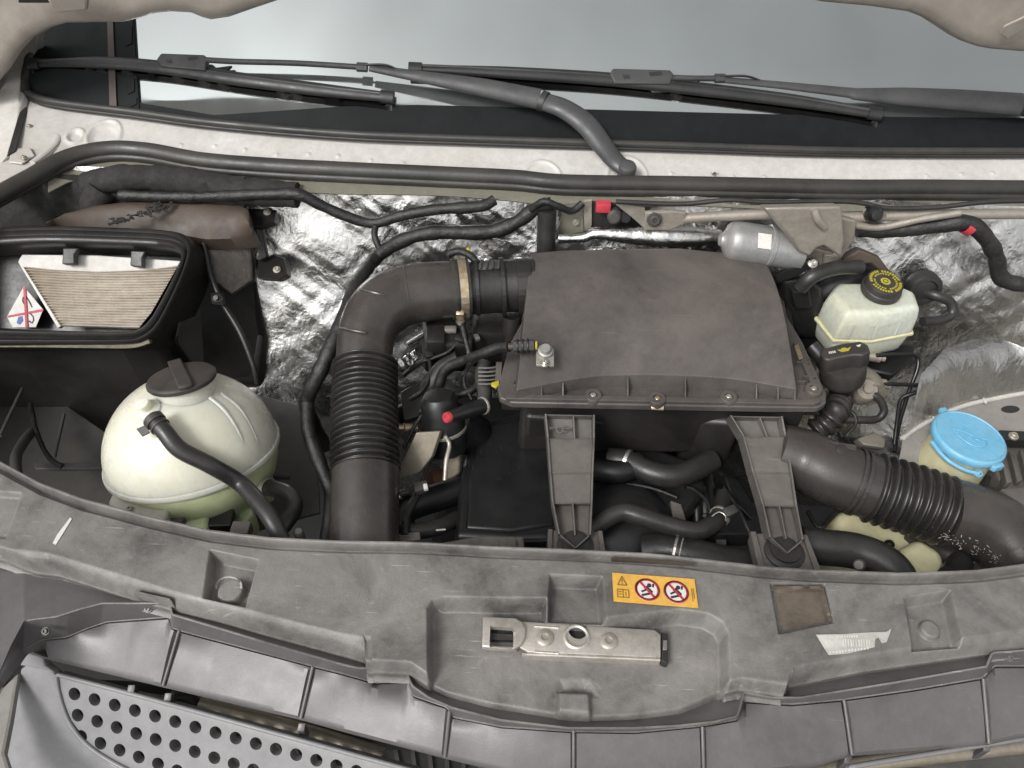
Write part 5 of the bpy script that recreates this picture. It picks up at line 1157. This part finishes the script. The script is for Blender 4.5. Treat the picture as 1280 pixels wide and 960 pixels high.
for k in range(4): add_prism(bm, [gt + gx_ * (-.024 + k * .0028 + a) + gy_ * b for a, b in ((0, -.002), (.0018, -.002), (.0018, .003), (0, .003))], oax * .0003)
add_prism(bm, [gt + gx_ * a + gy_ * b for a, b in ((.020, .006), (.028, .007), (.025, .0025), (.022, .002))], oax * .0003); finish(bm, 'white_marks', 'white_print', cap)
bellows('ribbed_hose', [ob + oax * .01, Z(1044, 514, -.085), Z(1033, 528, -.095), Z(1018, 540, -.11)], .022, .004, 8, 'bellows', of, n=28)

# ================================================================== WASHER TANK
wt = thing('washer_tank', 'yellowed washer fluid tank with bright blue cap at the right', 'washer tank', Z(1150, 700, -.3))
wc = Z(1209, 550, -.055); wax = Vector((.07, .02, 1)).normalized()
WR = R(45, wc)
lathe('neck', wc, wax, [(WR * .98, -.085), (WR * .9, -.055), (WR * .86, -.02), (WR * .88, 0), (0, 0)], 'washer_tank', wt, n=40)
cp = lathe('cap', wc, wax, [(WR * .97, -.004), (WR * 1.0, 0), (WR * 1.0, .006), (WR * .97, .009), (WR * .93, .010), (WR * .9, .0085), (0, .0085)], 'blue', wt, n=48)
wa = Vector((1, 0, 0)); wa = (wa - wax * wa.dot(wax)).normalized(); wb = wax.cross(wa)
wp = lambda a, b, k=.0095: wc + wa * a * WR + wb * b * WR + wax * k
tube('cap_emboss', [wp(-.42, .22), wp(-.35, -.05), wp(-.1, -.35), wp(.25, -.38), wp(.42, -.12), wp(.1, .0), wp(-.15, .15), wp(-.42, .22)], .0009, 'blue', cp, n=6)
tube('cap_emboss', [wp(.1, -.1), wp(.25, -.2), wp(.3, -.05)], .0009, 'blue', cp, n=6)
slab('hinge_tab', [wp(.25, -.98, -.004), wp(.60, -.82, -.004), wp(.62, -.96, -.004), wp(.34, -1.07, -.004)], wax * .010, 'blue', cp, .001)
slab('hinge_tab', [wp(-.42, .9, -.002), wp(-.22, .98, -.002), wp(-.24, 1.14, -.002), wp(-.44, 1.10, -.002)], wax * .008, 'blue', cp, .001)
ring('strap_eye', wp(-.02, -1.06, -.012), wax, .004, .007, .004, 'blue', cp, n=16)
tube('strap', [wp(-1.0, -.1, -.006), wp(-.8, -.62, -.008), wp(-.4, -.95, -.010), wp(0, -1.06, -.010)], .0035, 'blue', cp, n=8)
slab('body', [Z(u, v, -.17) for u, v in ((1040, 640), (1090, 625), (1190, 600), (1250, 620), (1235, 690), (1185, 735), (1120, 735), (1060, 690))], (0, .03, -.15), 'washer_tank', wt, .02, 4)
slab('shoulder', [Z(u, v, -.14) for u, v in ((1120, 690), (1150, 672), (1180, 690), (1186, 720), (1130, 730))], (0, .02, -.06), 'washer_tank', wt, .012, 4)
bolt(wt, Z(1112, 680, -.155), UP, .005, 'engine_black')

# fuse box at the right edge
fb = thing('fuse_box', 'grey brown ribbed plastic box at the right edge behind the blue cap', 'fuse box', Z(1270, 580, -.2))
slab('body', [Z(u, v, -.10) for u, v in ((1238, 580), (1250, 545), (1330, 545), (1360, 640), (1300, 650), (1260, 612))], (0, .01, -.08), 'leg_grey', fb, .006, 3)
for k in range(4): slab('cooling_rib', [Z(1249 + k * 13, 566 - k * 2, -.088), Z(1254 + k * 13, 565 - k * 2, -.088), Z(1266 + k * 13, 602 - k * 2, -.088), Z(1259 + k * 13, 604 - k * 2, -.088)], (0, 0, -.02), 'leg_grey', fb, .002)
slab('lid', [Z(u, v, -.075) for u, v in ((1250, 610), (1300, 606), (1330, 640), (1290, 648))], (0, 0, -.03), 'leg_grey', fb, .004)
slab('rail', [Z(u, v, -.065) for u, v in ((1249, 537), (1330, 541), (1330, 552), (1252, 549))], (0, 0, -.02), 'engine_black', fb, .002); bolt(fb, Z(1267, 545, -.063), UP, .005, 'zinc')
slab('strut', [Z(1226, 612, -.1), Z(1234, 592, -.1), Z(1240, 596, -.1), Z(1232, 622, -.1)], (0, .01, -.03), 'engine_black', fb, .002)

# ================================================================== WIPER LINKAGE
wl = thing('wiper_linkage', 'wiper motor with grey tube frame and cast bracket under the scuttle', 'wiper motor', Y(980, 320, .66))
yk = .665
tube('frame_tube', [Y(852, 273, yk), Y(905, 270, yk), Y(970, 268, yk), Y(1060, 272, yk)], .0085, 'cast_alu', wl, n=16)
tube('frame_tube', [Y(1060, 272, yk), Y(1110, 270, yk), Y(1180, 268, yk), Y(1310, 267, yk)], .0085, 'cast_alu', wl, n=16)
tube('crank_arm', [Y(1060, 280, yk - .01), Y(1100, 284, yk - .01), Y(1150, 274, yk - .01), Y(1200, 266, yk - .01)], .006, 'cast_alu', wl, n=12)
slab('end_plate', [Y(u, v, yk - .008) for u, v in ((806, 266), (840, 264), (858, 266), (856, 280), (838, 288), (808, 288))], (0, .008, 0), 'cast_alu', wl, .002)
bolt(wl, Y(818, 274, yk - .009), (0, -1, .3), .0085, 'grey_metal'); slab('end_plate', [Y(u, v, yk) for u, v in ((770, 256), (806, 260), (808, 288), (790, 272))], (0, .004, 0), 'zinc', wl, .001)
mo0, mo1 = Y(906, 300, yk - .02), Y(1000, 313, yk - .02); max_ = (mo1 - mo0).normalized(); ml = (mo1 - mo0).length
lathe('motor_can', mo0, max_, [(.010, -.008), (.012, -.004), (.018, 0), (.027, .004), (.031, .010), (.0325, .02), (.0325, ml * .55), (.0345, ml * .56), (.0345, ml * .60), (.033, ml * .61), (.033, ml), (0, ml)], 'motor_silver', wl, n=36)
mid_ = mo0 + max_ * ml * .45 + Vector((0, -.024, .0232)); my = Vector((0, .69, .72))
slab('rating_label', [mid_ + max_ * a + my * b for a, b in ((-.012, -.012), (.010, -.012), (.010, .012), (-.012, .012))], Vector((0, -.0007, .0007)), 'white_print', wl, .0002)
brp = [Y(u, v, yk - .062) for u, v in ((955, 260), (1052, 258), (1056, 300), (1052, 322), (1042, 315), (1030, 307), (1021, 310), (1012, 321), (998, 314), (990, 300), (975, 283))]
slab('cast_bracket', brp, (0, .03, -.012), 'cast_alu', wl, .004, 3)
tube('bracket_web', [Y(1018, 262, yk - .063), Y(1022, 274, yk - .067), Y(1030, 284, yk - .064)], .006, 'cast_alu', wl, n=10)
slab('cast_bracket', [Y(u, v, yk - .025) for u, v in ((1046, 270), (1072, 276), (1068, 300), (1056, 318), (1046, 334), (1028, 336), (1030, 318), (1044, 318))], (0, .03, -.01), 'cast_alu', wl, .004, 3)
slab('gear_housing', [Y(u, v, yk - .02) for u, v in ((986, 312), (1010, 306), (1050, 316), (1056, 332), (1030, 338), (1000, 340), (984, 330))], (0, .04, -.02), 'cast_alu', wl, .006, 3)
lathe('pivot', Y(1092, 267, yk - .01), (0, -.9, .4), [(.014, -.01), (.014, .004), (.011, .010), (.008, .014), (0, .015)], 'engine_black', wl, n=24)
slab('pivot_plate', [Y(u, v, yk - .008) for u, v in ((1078, 262), (1104, 262), (1110, 272), (1100, 278), (1080, 276))], (0, .006, 0), 'cast_alu', wl, .002)
slab('support', [Y(u, v, yk - .05) for u, v in ((968, 344), (1004, 328), (1018, 322), (1026, 330), (1014, 336), (990, 348), (972, 354))], (0, .012, -.008), 'engine_black', wl, .002)
bolt(wl, Y(1016, 329, yk - .052), (0, -.6, .8), .0055, 'steel')
# bracket and clutter behind the lid, left of the linkage
bk = thing('bulkhead_bracket', 'grey metal bracket with foil wrapped pipe behind the air box lid', 'bracket', Y(730, 290, .70))
slab('plate', [Y(u, v, .69) for u, v in ((704, 254), (728, 252), (730, 290), (700, 296), (694, 300), (700, 280))], (0, .006, 0), 'primer', bk, .001); bolt(bk, Y(720, 278, .688), (0, -1, .2), .004, 'zinc')
slab('upright', [Y(u, v, .692) for u, v in ((729, 252), (740, 250), (740, 282), (730, 290))], (0, .006, 0), 'zinc', bk, .001)
tube('foil_pipe', [Y(698, 298, .67), Y(730, 297, .67), Y(745, 292, .67), Y(790, 294, .67), Y(850, 296, .67), Y(900, 296, .68)], [.008, .008, .014, .017, .017, .012], 'foil', bk, n=20, wob=.1)
bm = bmesh.new(); add_box(bm, Y(754, 258, .685), (.012, 0, 0), (0, .008, 0), (0, 0, .008)); finish(bm, 'red_plug', 'red_plastic', bk, .002)
lathe('nut', Y(768, 270, .68), (0, -1, .3), [(.012, -.01), (.012, .005), (.008, .009), (0, .009)], 'grey_metal', bk, n=16); lathe('nut', Y(782, 271, .68), (0, -1, .3), [(.010, -.01), (.010, .005), (.007, .009), (0, .009)], 'engine_black', bk, n=16)
slab('backing', [Y(u, v, .697) for u, v in ((738, 252), (812, 258), (812, 284), (738, 284))], (0, .004, 0), 'dark', bk, .001)
cr = thing('crumpled_foil', 'crumpled dirty foil scrap under the linkage tube', 'foil', Y(850, 300, .69))
gx, gz = np.meshgrid(np.linspace(0, 1, 40), np.linspace(0, 1, 14), indexing='ij'); pts = np.zeros((40, 14, 3))
for i in range(40):
    for j in range(14): pts[i, j] = Y(808 + 92 * gx[i, j], 282 + 30 * gz[i, j], .69)
pts[..., 1] += .03 * vnoise(pts[..., 0], pts[..., 2], 40, 3) + .02 * vnoise(pts[..., 0], pts[..., 2], 110, 4)
sheet('sheet', pts, 40, 14, 'foil', cr, thick=.001, down=(0, 1, 0))
pipe('grey cable sagging under the scuttle flange at the right', [Y(770, 252, .66), Y(850, 255, .66), Y(910, 250, .66), Y(960, 253, .66), Y(1060, 252, .66), Y(1110, 260, .66), Y(1170, 259, .66), Y(1240, 252, .66), Y(1320, 251, .66)], .004, 'rubber', 'cable', 'cable')

# ================================================================== WIRING
def harness(label, pts, r, n=12, wob=.18, mat='tape'): return pipe(label, pts, r, mat, 'wiring_harness', 'cable', n, wob)
yb_ = .695
harness('black taped harness sagging across the foil from left to the centre', [Y(150, 244, yb_), Y(230, 246, yb_), Y(330, 243, yb_), Y(372, 243, yb_), Y(400, 256, yb_), Y(432, 270, yb_), Y(466, 279, yb_), Y(500, 270, yb_), Y(545, 262, yb_), Y(600, 258, yb_), Y(618, 250, yb_ + .01)], .0095)
harness('thick black hose shaped harness under the scuttle behind the elbow', [Z(408, 560, -.16), Z(388, 522, -.10), Z(384, 500, -.07), Z(402, 460, -.02), Z(428, 400, .02), Z(448, 352, .035), Y(470, 322, .66), Y(500, 302, .665), Y(540, 291, .67), Y(610, 290, .67), Y(645, 278, .675), Y(668, 262, .68), Y(690, 255, .685)], .0120)
harness('thin black harness branch hanging down from the foil at the bend', [Y(470, 281, yb_ - .01), Y(468, 292, .68), Y(472, 306, .67), Y(480, 318, .66)], .0055)
harness('black harness drooping beside the intake hose into the dark', [Z(384, 505, -.07), Z(386, 540, -.09), Z(402, 585, -.12), Z(414, 620, -.14), Z(408, 680, -.18)], .011)
pipe('short upright black pipe behind the left corner of the lid', [Y(684, 262, .675), Y(683, 285, .67), Y(682, 320, .66)], .0155, 'hose', 'pipe', 'pipe', 16)
harness('black harness loop around the upright pipe top', [Y(664, 262, .67), Y(680, 252, .66), Y(698, 258, .66), Y(715, 264, .67), Y(728, 254, .68)], .006)
harness('black harness with red tape at the right end of the linkage', [Y(1072, 286, .67), Y(1110, 288, .665), Y(1170, 282, .66), Y(1206, 278, .655), Y(1228, 292, .65), Y(1244, 318, .645), Y(1250, 345, .64), Y(1268, 354, .635), Y(1310, 360, .63)], .0130)
rt = clamp_ring(None, Y(1211, 282, .655), (Y(1228, 292, .65) - Y(1200, 278, .656)), .0142, .012, 'red_plastic', 'red_tape'); tag(rt, 'red tape wrapped round the black harness at the right', 'tape')
pipe('dark padded pipe running under the weatherstrip at the left', [Y(110, 232, .72), Y(160, 222, .72), Y(230, 226, .72), Y(300, 238, .715), Y(372, 244, .71)], .022, 'foam', 'padded_pipe', 'pipe', 16, .15)
pipe('dark grey vertical duct stub at the left end under the weatherstrip', [Y(122, 275, .70), Y(120, 252, .70), Y(128, 236, .71)], .024, 'foam', 'duct_stub', 'pipe', 16, .1)
harness('thin black cable dropping in the far left corner of the bay', [Z(38, 505, -.18), Z(46, 540, -.17), Z(60, 570, -.17), Z(78, 584, -.17)], .004)

# ================================================================== ENGINE
ec = thing('engine_cover', 'matt black engine cover below the air filter box', 'engine cover', Z(700, 640, -.25))
slab('cover', [Z(u, v, -.135) for u, v in ((590, 528), (660, 512), (760, 540), (870, 575), (886, 610), (850, 655), (760, 672), (640, 676), (568, 672), (574, 600))], (0, .004, -.06), 'engine_black', ec, .010, 4)
slab('raised_panel', [Z(u, v, -.130) for u, v in ((600, 535), (655, 522), (690, 560), (692, 655), (640, 664), (582, 660), (586, 600))], (0, 0, -.01), 'engine_black', ec, .006, 3)
slab('front_rail', [Z(u, v, -.09) for u, v in ((540, 680), (600, 669), (655, 670), (656, 690), (530, 690))], (0, 0, -.02), 'leg_grey', ec, .003)
slab('rail_clip', [Z(u, v, -.085) for u, v in ((624, 674), (645, 674), (645, 684), (624, 684))], (0, 0, -.01), 'leg_grey', ec, .001)
tube('dome', [Z(735, 585, -.12), Z(775, 590, -.118), Z(800, 578, -.12)], .018, 'engine_black', ec, n=18)
lathe('front_bulge', Z(780, 672, -.17), (0, -.3, 1), [(.09, -.05), (.088, 0), (.075, .03), (.05, .045), (0, .05)], 'engine_black', ec, n=40, ang=60)
slab('side_lug', [Z(u, v, -.128) for u, v in ((838, 625), (852, 630), (858, 650), (842, 655))], (0, 0, -.03), 'leg_grey', ec, .002)
eb_ = thing('engine_block', 'dark engine block and pipework deep in the bay', 'engine', Z(700, 600, -.5))
slab('block', [Vector((-.12, .16, -.24)), Vector((.36, .16, -.24)), Vector((.36, .62, -.24)), Vector((-.12, .62, -.24))], (0, 0, -.3), 'dark', eb_, .02)
bm = bmesh.new()
for k in range(46):
    p = Z(random.uniform(840, 900), random.uniform(605, 650), random.uniform(-.2, -.17)); add_lathe(bm, p, (random.gauss(0, .3), -.4, 1), [(.005, -.02), (.005, .006), (.003, .009), (0, .009)], 8)
finish(bm, 'fittings', 'engine_black', eb_, label='small dark knobs and fittings')
eb_.children[-1]['kind'] = 'stuff'
for u, z_ in ((866, -.15), (876, -.17)): tube('upright_pipe', [Z(u, 590, z_), Z(u + 4, 625, z_ - .01), Z(u + 6, 660, z_ - .03)], .008 if u == 866 else .018, 'engine_black', eb_, n=14)
slab('connector', [Z(u, v, -.12) for u, v in ((886, 664), (938, 664), (940, 668), (886, 668))], (0, 0, -.03), 'engine_black', eb_, .001); slab('connector', [Z(u, v, -.13) for u, v in ((895, 674), (908, 674), (908, 690), (897, 690))], (0, 0, -.01), 'grey_metal', eb_, .001)
slab('bracket', [Z(u, v, -.12) for u, v in ((905, 595), (925, 600), (948, 640), (940, 650), (915, 625))], (0, .01, -.02), 'engine_black', eb_, .003)

hA = thing('breather_hose', 'thick black hose with bright clamp under the air box tray', 'hose', Z(830, 590, -.15))
pA = [Z(760, 573, -.12), Z(784, 577, -.115), Z(812, 590, -.112), Z(840, 595, -.112), Z(866, 588, -.115), Z(890, 575, -.12)]
tube('hose', pA, .018, 'hose', hA, n=20); clamp_ring(hA, pA[1], pA[2] - pA[0], .0186, .006, 'steel')
hB = thing('breather_hose', 'matt black hose bending across the front of the engine cover', 'hose', Z(800, 650, -.1))
pB = [Z(730, 668, -.10), Z(755, 650, -.095), Z(778, 640, -.09), Z(800, 645, -.09), Z(830, 655, -.095), Z(866, 664, -.10), Z(886, 658, -.105), Z(900, 645, -.115), Z(906, 620, -.13)]
tube('hose', pB, .0135, 'hose', hB, n=18)
cB = Z(898, 647, -.098); dB = (pB[-2] - pB[-3]).normalized(); clamp_ring(hB, pB[-2], dB, .0145, .005, 'zinc'); tube('clamp_wire', [cB + Vector((-.010, 0, .002)), cB + Vector((0, .006, .006)), cB + Vector((.010, .001, .004)), cB + Vector((.008, -.010, .002)), cB + Vector((.013, -.002, .002))], .0011, 'steel', hB, n=6)
hC = thing('coolant_hose', 'very thick black radiator hose running right behind the carrier', 'hose', Z(950, 700, -.12))
pC = [Z(805, 690, -.14), Z(835, 688, -.13), Z(862, 694, -.125), Z(900, 704, -.125), Z(950, 712, -.13), Z(1000, 706, -.13)]
tube('hose', pC, .026, 'hose', hC, n=24)
d = (pC[2] - pC[1]).normalized(); clamp_ring(hC, pC[1] + d * .012, d, .0268, .004, 'steel'); clamp_ring(hC, pC[1] + d * .020, d, .0268, .002, 'zinc')
hD = thing('coolant_hose', 'thick black hose arching right of the right leg', 'hose', Z(1070, 690, -.12))
tube('hose', [Z(1000, 680, -.12), Z(1030, 684, -.12), Z(1065, 688, -.12), Z(1095, 698, -.12), Z(1118, 715, -.125), Z(1130, 740, -.14)], .026, 'hose', hD, n=24)
lathe('valve_stub', Z(1075, 706, -.085), (-.5, -.5, .7), [(.008, -.02), (.008, .012), (.006, .014), (0, .014)], 'grey_metal', hD, n=14)
hE = thing('coolant_hose', 'black hose crossing behind the washer tank at lower right', 'hose', Z(1190, 710, -.12))
tube('hose', [Z(1140, 668, -.17), Z(1180, 690, -.15), Z(1200, 702, -.14), Z(1188, 722, -.13)], .018, 'hose', hE, n=18)
pipe('wavy black cable under the snorkel', [Z(1010, 640, -.16), Z(1024, 660, -.15), Z(1036, 650, -.15), Z(1046, 640, -.16)], .004, 'tape', 'wire', 'cable', 8)

# ------------------------------------------------ valve, shield and pipework between elbow and engine cover
eg = thing('exhaust_valve', 'dark cylinder valve with tan heat shield between hose and engine cover', 'valve', Z(545, 600, -.2))
c = Z(552, 522, -.06); vax = (Z(548, 500, -.03) - Z(556, 550, -.10)).normalized()
lathe('body', c, vax, [(.034, -.055), (.036, -.02), (.034, .0), (.030, .012), (.029, .030), (.022, .040), (0, .042)], 'engine_black', eg, n=32)
ring('rim', c - vax * .02, vax, .034, .0375, .005, 'zinc', eg, n=32)
slab('heat_shield', [Z(u, v, z) for u, v, z in ((520, 541, -.045), (550, 539, -.045), (540, 570, -.075), (525, 590, -.10), (498, 600, -.11), (499, 585, -.10))], (.004, .006, -.004), 'heat_shield', eg, .001)
slab('heat_shield', [Z(u, v, z) for u, v, z in ((576, 551, -.10), (562, 556, -.10), (553, 590, -.14), (560, 602, -.15), (574, 592, -.14))], (.004, .01, -.01), 'heat_shield', eg, .003)
tube('strap', [Z(556, 545, -.06), Z(562, 556, -.07), Z(558, 575, -.08), Z(556, 600, -.10)], .0035, 'zinc', eg, n=8)
box('rust_block', Z(547, 600, -.16), (.03, .03, .03), M('rust', (.10, .045, .025), .8, var=.4, scale=40, bump=.6), eg, (.2, .3, .4), .006)
lathe('elbow_body', Z(572, 530, -.10), (-.4, -.3, .8), [(.036, -.05), (.036, .0), (.030, .016), (.018, .022), (0, .023)], 'engine_black', eg, n=28)
rc = thing('red_capped_valve', 'black valve stub with small red cap', 'valve', Z(556, 522, -.02))
a, b = Z(562, 521, -.012), Z(604, 507, -.03)
tube('stub', [a, a.lerp(b, .5), b], [.0085, .011, .012], 'engine_black', rc, n=14); d = (a - b).normalized()
lathe('cap', a, d, [(.0065, -.004), (.0082, 0), (.0082, .006), (.007, .008), (.003, .008), (.002, .006), (0, .006)], 'red_plastic', rc, n=12)
clamp_ring(rc, b, d, .0125, .004, 'zinc', 'collar')
tube('stub_tail', [b, Z(606, 490, -.03), Z(602, 470, -.03), Z(606, 452, -.02)], .011, 'grey_metal', rc, n=12, wob=.15)
sg = thing('fin_connector', 'small finned connector with yellow clip left of the air box', 'connector', Z(612, 470, -.02))
for k in range(5): tube('fin', [Z(598, 460 + k * 5, -.01), Z(612, 460 + k * 5, -.008), Z(626, 458 + k * 5, -.01)], .0016, 'leg_grey', sg, n=6)
slab('holder', [Z(u, v, -.004) for u, v in ((620, 452), (628, 452), (626, 478), (619, 479))], (0, .004, -.02), 'leg_grey', sg, .001)
slab('yellow_clip', [Z(u, v, 0) for u, v in ((614, 478), (624, 475), (624, 481), (620, 484), (614, 481))], (0, 0, -.004), 'print_yellow', sg, .001)
harness('corrugated black conduit behind the red capped valve', [Z(498, 520, -.10), Z(520, 505, -.08), Z(540, 480, -.06), Z(552, 462, -.04), Z(575, 448, -.02)], .014, 16, .05, 'rubber')
harness('black cable curving between the conduit and the finned connector', [Z(544, 484, -.06), Z(556, 492, -.055), Z(572, 494, -.05), Z(592, 486, -.045), Z(600, 474, -.04)], .006)
harness('black cable drooping from the clamp screw behind the elbow', [Z(578, 408, .01), Z(582, 425, .0), Z(586, 440, -.01), Z(588, 452, -.02)], .0045)
fs_ = thing('foil_scrap', 'crumpled shiny foil scrap beside the ribbed bellows', 'foil', Z(505, 450, -.05))
pts = np.zeros((26, 12, 3))
for i in range(26):
    for j in range(12): pts[i, j] = Z(492 + 26 * i / 25 + 4 * j / 11, 452 - 16 * i / 25 + 12 * j / 11, -.05)
pts[..., 2] += .03 * vnoise(pts[..., 0], pts[..., 1], 70, 3) + .012 * vnoise(pts[..., 0], pts[..., 1], 170, 4)
sheet('sheet', pts, 26, 12, 'foil', fs_, thick=.001)
gb = thing('actuator', 'black boxy actuator with bracket in the gap behind the elbow hose', 'actuator', Z(560, 450, -.15))
box('body', Z(556, 430, -.05), (.07, .07, .07), 'box_black', gb, (.1, .1, .2), .008, 3); box('cover', Z(545, 424, -.02), (.03, .04, .03), 'box_black', gb, (.1, 0, .1), .004); box('lug', Z(562, 412, -.01), (.022, .012, .008), 'zinc', gb, (0, 0, .1), .002)
box('socket', Z(612, 425, -.06), (.06, .06, .08), 'box_black', gb, (0, .1, .1), .008); box('lug', Z(596, 422, -.02), (.008, .012, .006), 'motor_silver', gb, (0, 0, .4), .001)
tube('link_rod', [Z(510, 430, -.06), Z(530, 418, -.04), Z(552, 405, -.02)], .004, 'steel', gb, n=8)
slab('bracket', [Z(u, v, -.06) for u, v in ((500, 490), (520, 478), (530, 492), (524, 520), (505, 525))], (0, .01, -.02), 'grey_metal', gb, .002)
lathe('fitting', Z(505, 535, -.07), (-1, -.3, .3), [(.008, -.02), (.008, 0), (.005, .001), (.005, .012), (0, .012)], 'brass', gb, n=14)
lo = thing('lower_pipework', 'black bent pipes and cable clutter beside the lower intake pipe', 'pipes', Z(530, 660, -.2))
tube('pipe', [Z(575, 612, -.16), Z(545, 622, -.15), Z(520, 630, -.14), Z(502, 640, -.14), Z(500, 670, -.15)], .022, 'engine_black', lo, n=18)
tube('pipe', [Z(572, 648, -.15), Z(545, 660, -.13), Z(520, 664, -.12), Z(500, 662, -.12)], .012, 'hose', lo, n=14)
tube('cable', [Z(524, 612, -.10), Z(518, 625, -.10), Z(508, 645, -.10), Z(506, 670, -.10)], .0065, 'tape', lo, n=10, wob=.2)
tube('cable', [Z(540, 570, -.10), Z(530, 595, -.10), Z(524, 612, -.10)], .003, 'tape', lo, n=8)
tube('pipe', [Z(500, 618, -.11), Z(512, 615, -.11), Z(520, 620, -.11)], .006, 'grey_metal', lo, n=10)
box('cable_clip', Z(526, 610, -.09), (.022, .016, .012), 'grey_metal', lo, (0, 0, .4), .002); box('white_tag', Z(532, 609, -.082), (.006, .010, .006), 'white_print', lo, (0, 0, .3), .001)
tube('bolt_rod', [Z(545, 663, -.10), Z(557, 662, -.10)], .002, 'steel', lo, n=8)
box('bracket', Z(512, 672, -.10), (.03, .014, .006), 'leg_grey', lo, (0, 0, .2), .002)
for tr_ in (0,):
    gp = thing('guide_post', 'thin grey upright post left of the lower intake pipe', 'post', Z(424, 680, -.1))
    tube('post', [Z(421, 680, -.09), Z(421, 655, -.09)], .004, 'grey_metal', gp, n=10); tube('post', [Z(415, 680, -.10), Z(414, 650, -.10)], .003, 'grey_metal', gp, n=10)
dk = thing('vacuum_pump', 'black plastic pump body between the lid and the brake reservoir', 'pump', Z(1005, 400, -.1))
slab('body', [Y(u, v, .62) for u, v in ((978, 352), (1012, 346), (1030, 360), (1032, 400), (1020, 424), (994, 420), (982, 390))], (0, .05, -.03), 'engine_black', dk, .008, 3)
slab('cover', [Y(u, v, .605) for u, v in ((990, 365), (1012, 362), (1016, 384), (994, 388))], (0, .02, -.004), 'engine_black', dk, .003)
tube('hose', [Y(1000, 360, .60), Y(1016, 345, .60), Y(1045, 335, .62), Y(1075, 334, .64)], .012, 'hose', dk, n=14)
tube('hose', [Z(1014, 432, -.04), Z(1026, 446, -.05), Z(1034, 462, -.07)], .012, 'hose', dk, n=14)
ip = thing('insulation_pad', 'black felt insulation pad on the bulkhead above the cabin filter housing', 'insulation', Y(200, 260, .70))
gx, gz = np.meshgrid(np.linspace(0, 1, 60), np.linspace(0, 1, 24), indexing='ij'); pts = np.zeros((60, 24, 3))
for i in range(60):
    for j in range(24): pts[i, j] = Y(-60 + 365 * gx[i, j], 206 + (18 if gx[i, j] > .3 else 18 + 60 * (.3 - gx[i, j])) + 66 * gz[i, j], .712 - .02 * gz[i, j])
pts[..., 1] += .012 * vnoise(pts[..., 0], pts[..., 2], 20, 3) + .005 * vnoise(pts[..., 0], pts[..., 2], 60, 4)
sheet('pad', pts, 60, 24, 'foam', ip, thick=.01, down=(0, 1, 0))
for sx, lab in ((-1, 'silver painted outer wing flank beyond the left edge of the bay'), (1, 'silver painted outer wing flank beyond the right edge of the bay')):
    fw = thing('front_wing', lab, 'wing', (sx * 1.04, .4, -.5), 'front wings')
    n_ = 30; pts = np.zeros((n_, 8, 3))
    for i in range(n_):
        y_ = .02 + .95 * i / (n_ - 1); xo = 1.00 + .06 * math.sin(math.pi * min(1, (i + 4) / n_ * .9))
        for k, (dx, z_) in enumerate(((-.05, .035), (-.02, .045), (0, .040), (.015, .02), (.03, -.06), (.045, -.2), (.05, -.4), (.05, -.62))):
            pts[i, k] = (sx * (xo + dx), y_, z_ + .10 * (i / (n_ - 1)))
    sheet('panel', pts, n_, 8, 'paint', fw, thick=.003, down=(-sx, 0, 0))
lm = thing('engine_loom', 'tangle of thin black wires and small plugs in the gap beside the elbow hose', 'cable', Z(545, 470, -.1))
for a_ in ([(505, 470, -.07), (522, 455, -.05), (540, 448, -.04), (560, 440, -.03), (575, 425, -.02)], [(512, 500, -.06), (528, 488, -.05), (538, 468, -.045), (536, 445, -.04)], [(590, 500, -.05), (580, 478, -.04), (585, 460, -.03), (600, 448, -.02)], [(505, 560, -.08), (512, 545, -.07), (520, 530, -.06), (530, 515, -.05)], [(620, 490, -.06), (612, 475, -.05), (606, 455, -.04), (612, 440, -.03)]):
    tube('wire', [Z(*q) for q in a_], random.uniform(.0022, .0036), 'tape', lm, n=8, wob=.15)
for u, v, z_, sz in ((575, 424, -.018, (.016, .012, .01)), (536, 443, -.036, (.012, .016, .012)), (601, 447, -.018, (.014, .012, .01)), (530, 514, -.046, (.014, .010, .010))):
    pg = box('plug', Z(u, v, z_), sz, 'box_black', lm, (.2, .1, random.uniform(-.6, .6)), .0015)
lm2 = thing('engine_loom', 'thin wires and small plugs deep below the air box between its legs', 'cable', Z(880, 640, -.15))
for a_ in ([(850, 606, -.14), (868, 612, -.13), (884, 628, -.12), (890, 650, -.12)], [(905, 610, -.12), (918, 628, -.11), (930, 650, -.10), (938, 668, -.10)], [(760, 610, -.125), (790, 606, -.122), (820, 612, -.122), (846, 622, -.125)]):
    tube('wire', [Z(*q) for q in a_], .0028, 'tape', lm2, n=8, wob=.15)
box('plug', Z(912, 640, -.10), (.022, .014, .012), 'grey_metal', lm2, (.1, 0, .5), .002); box('plug', Z(850, 604, -.13), (.018, .014, .012), 'box_black', lm2, (.1, 0, -.3), .002)
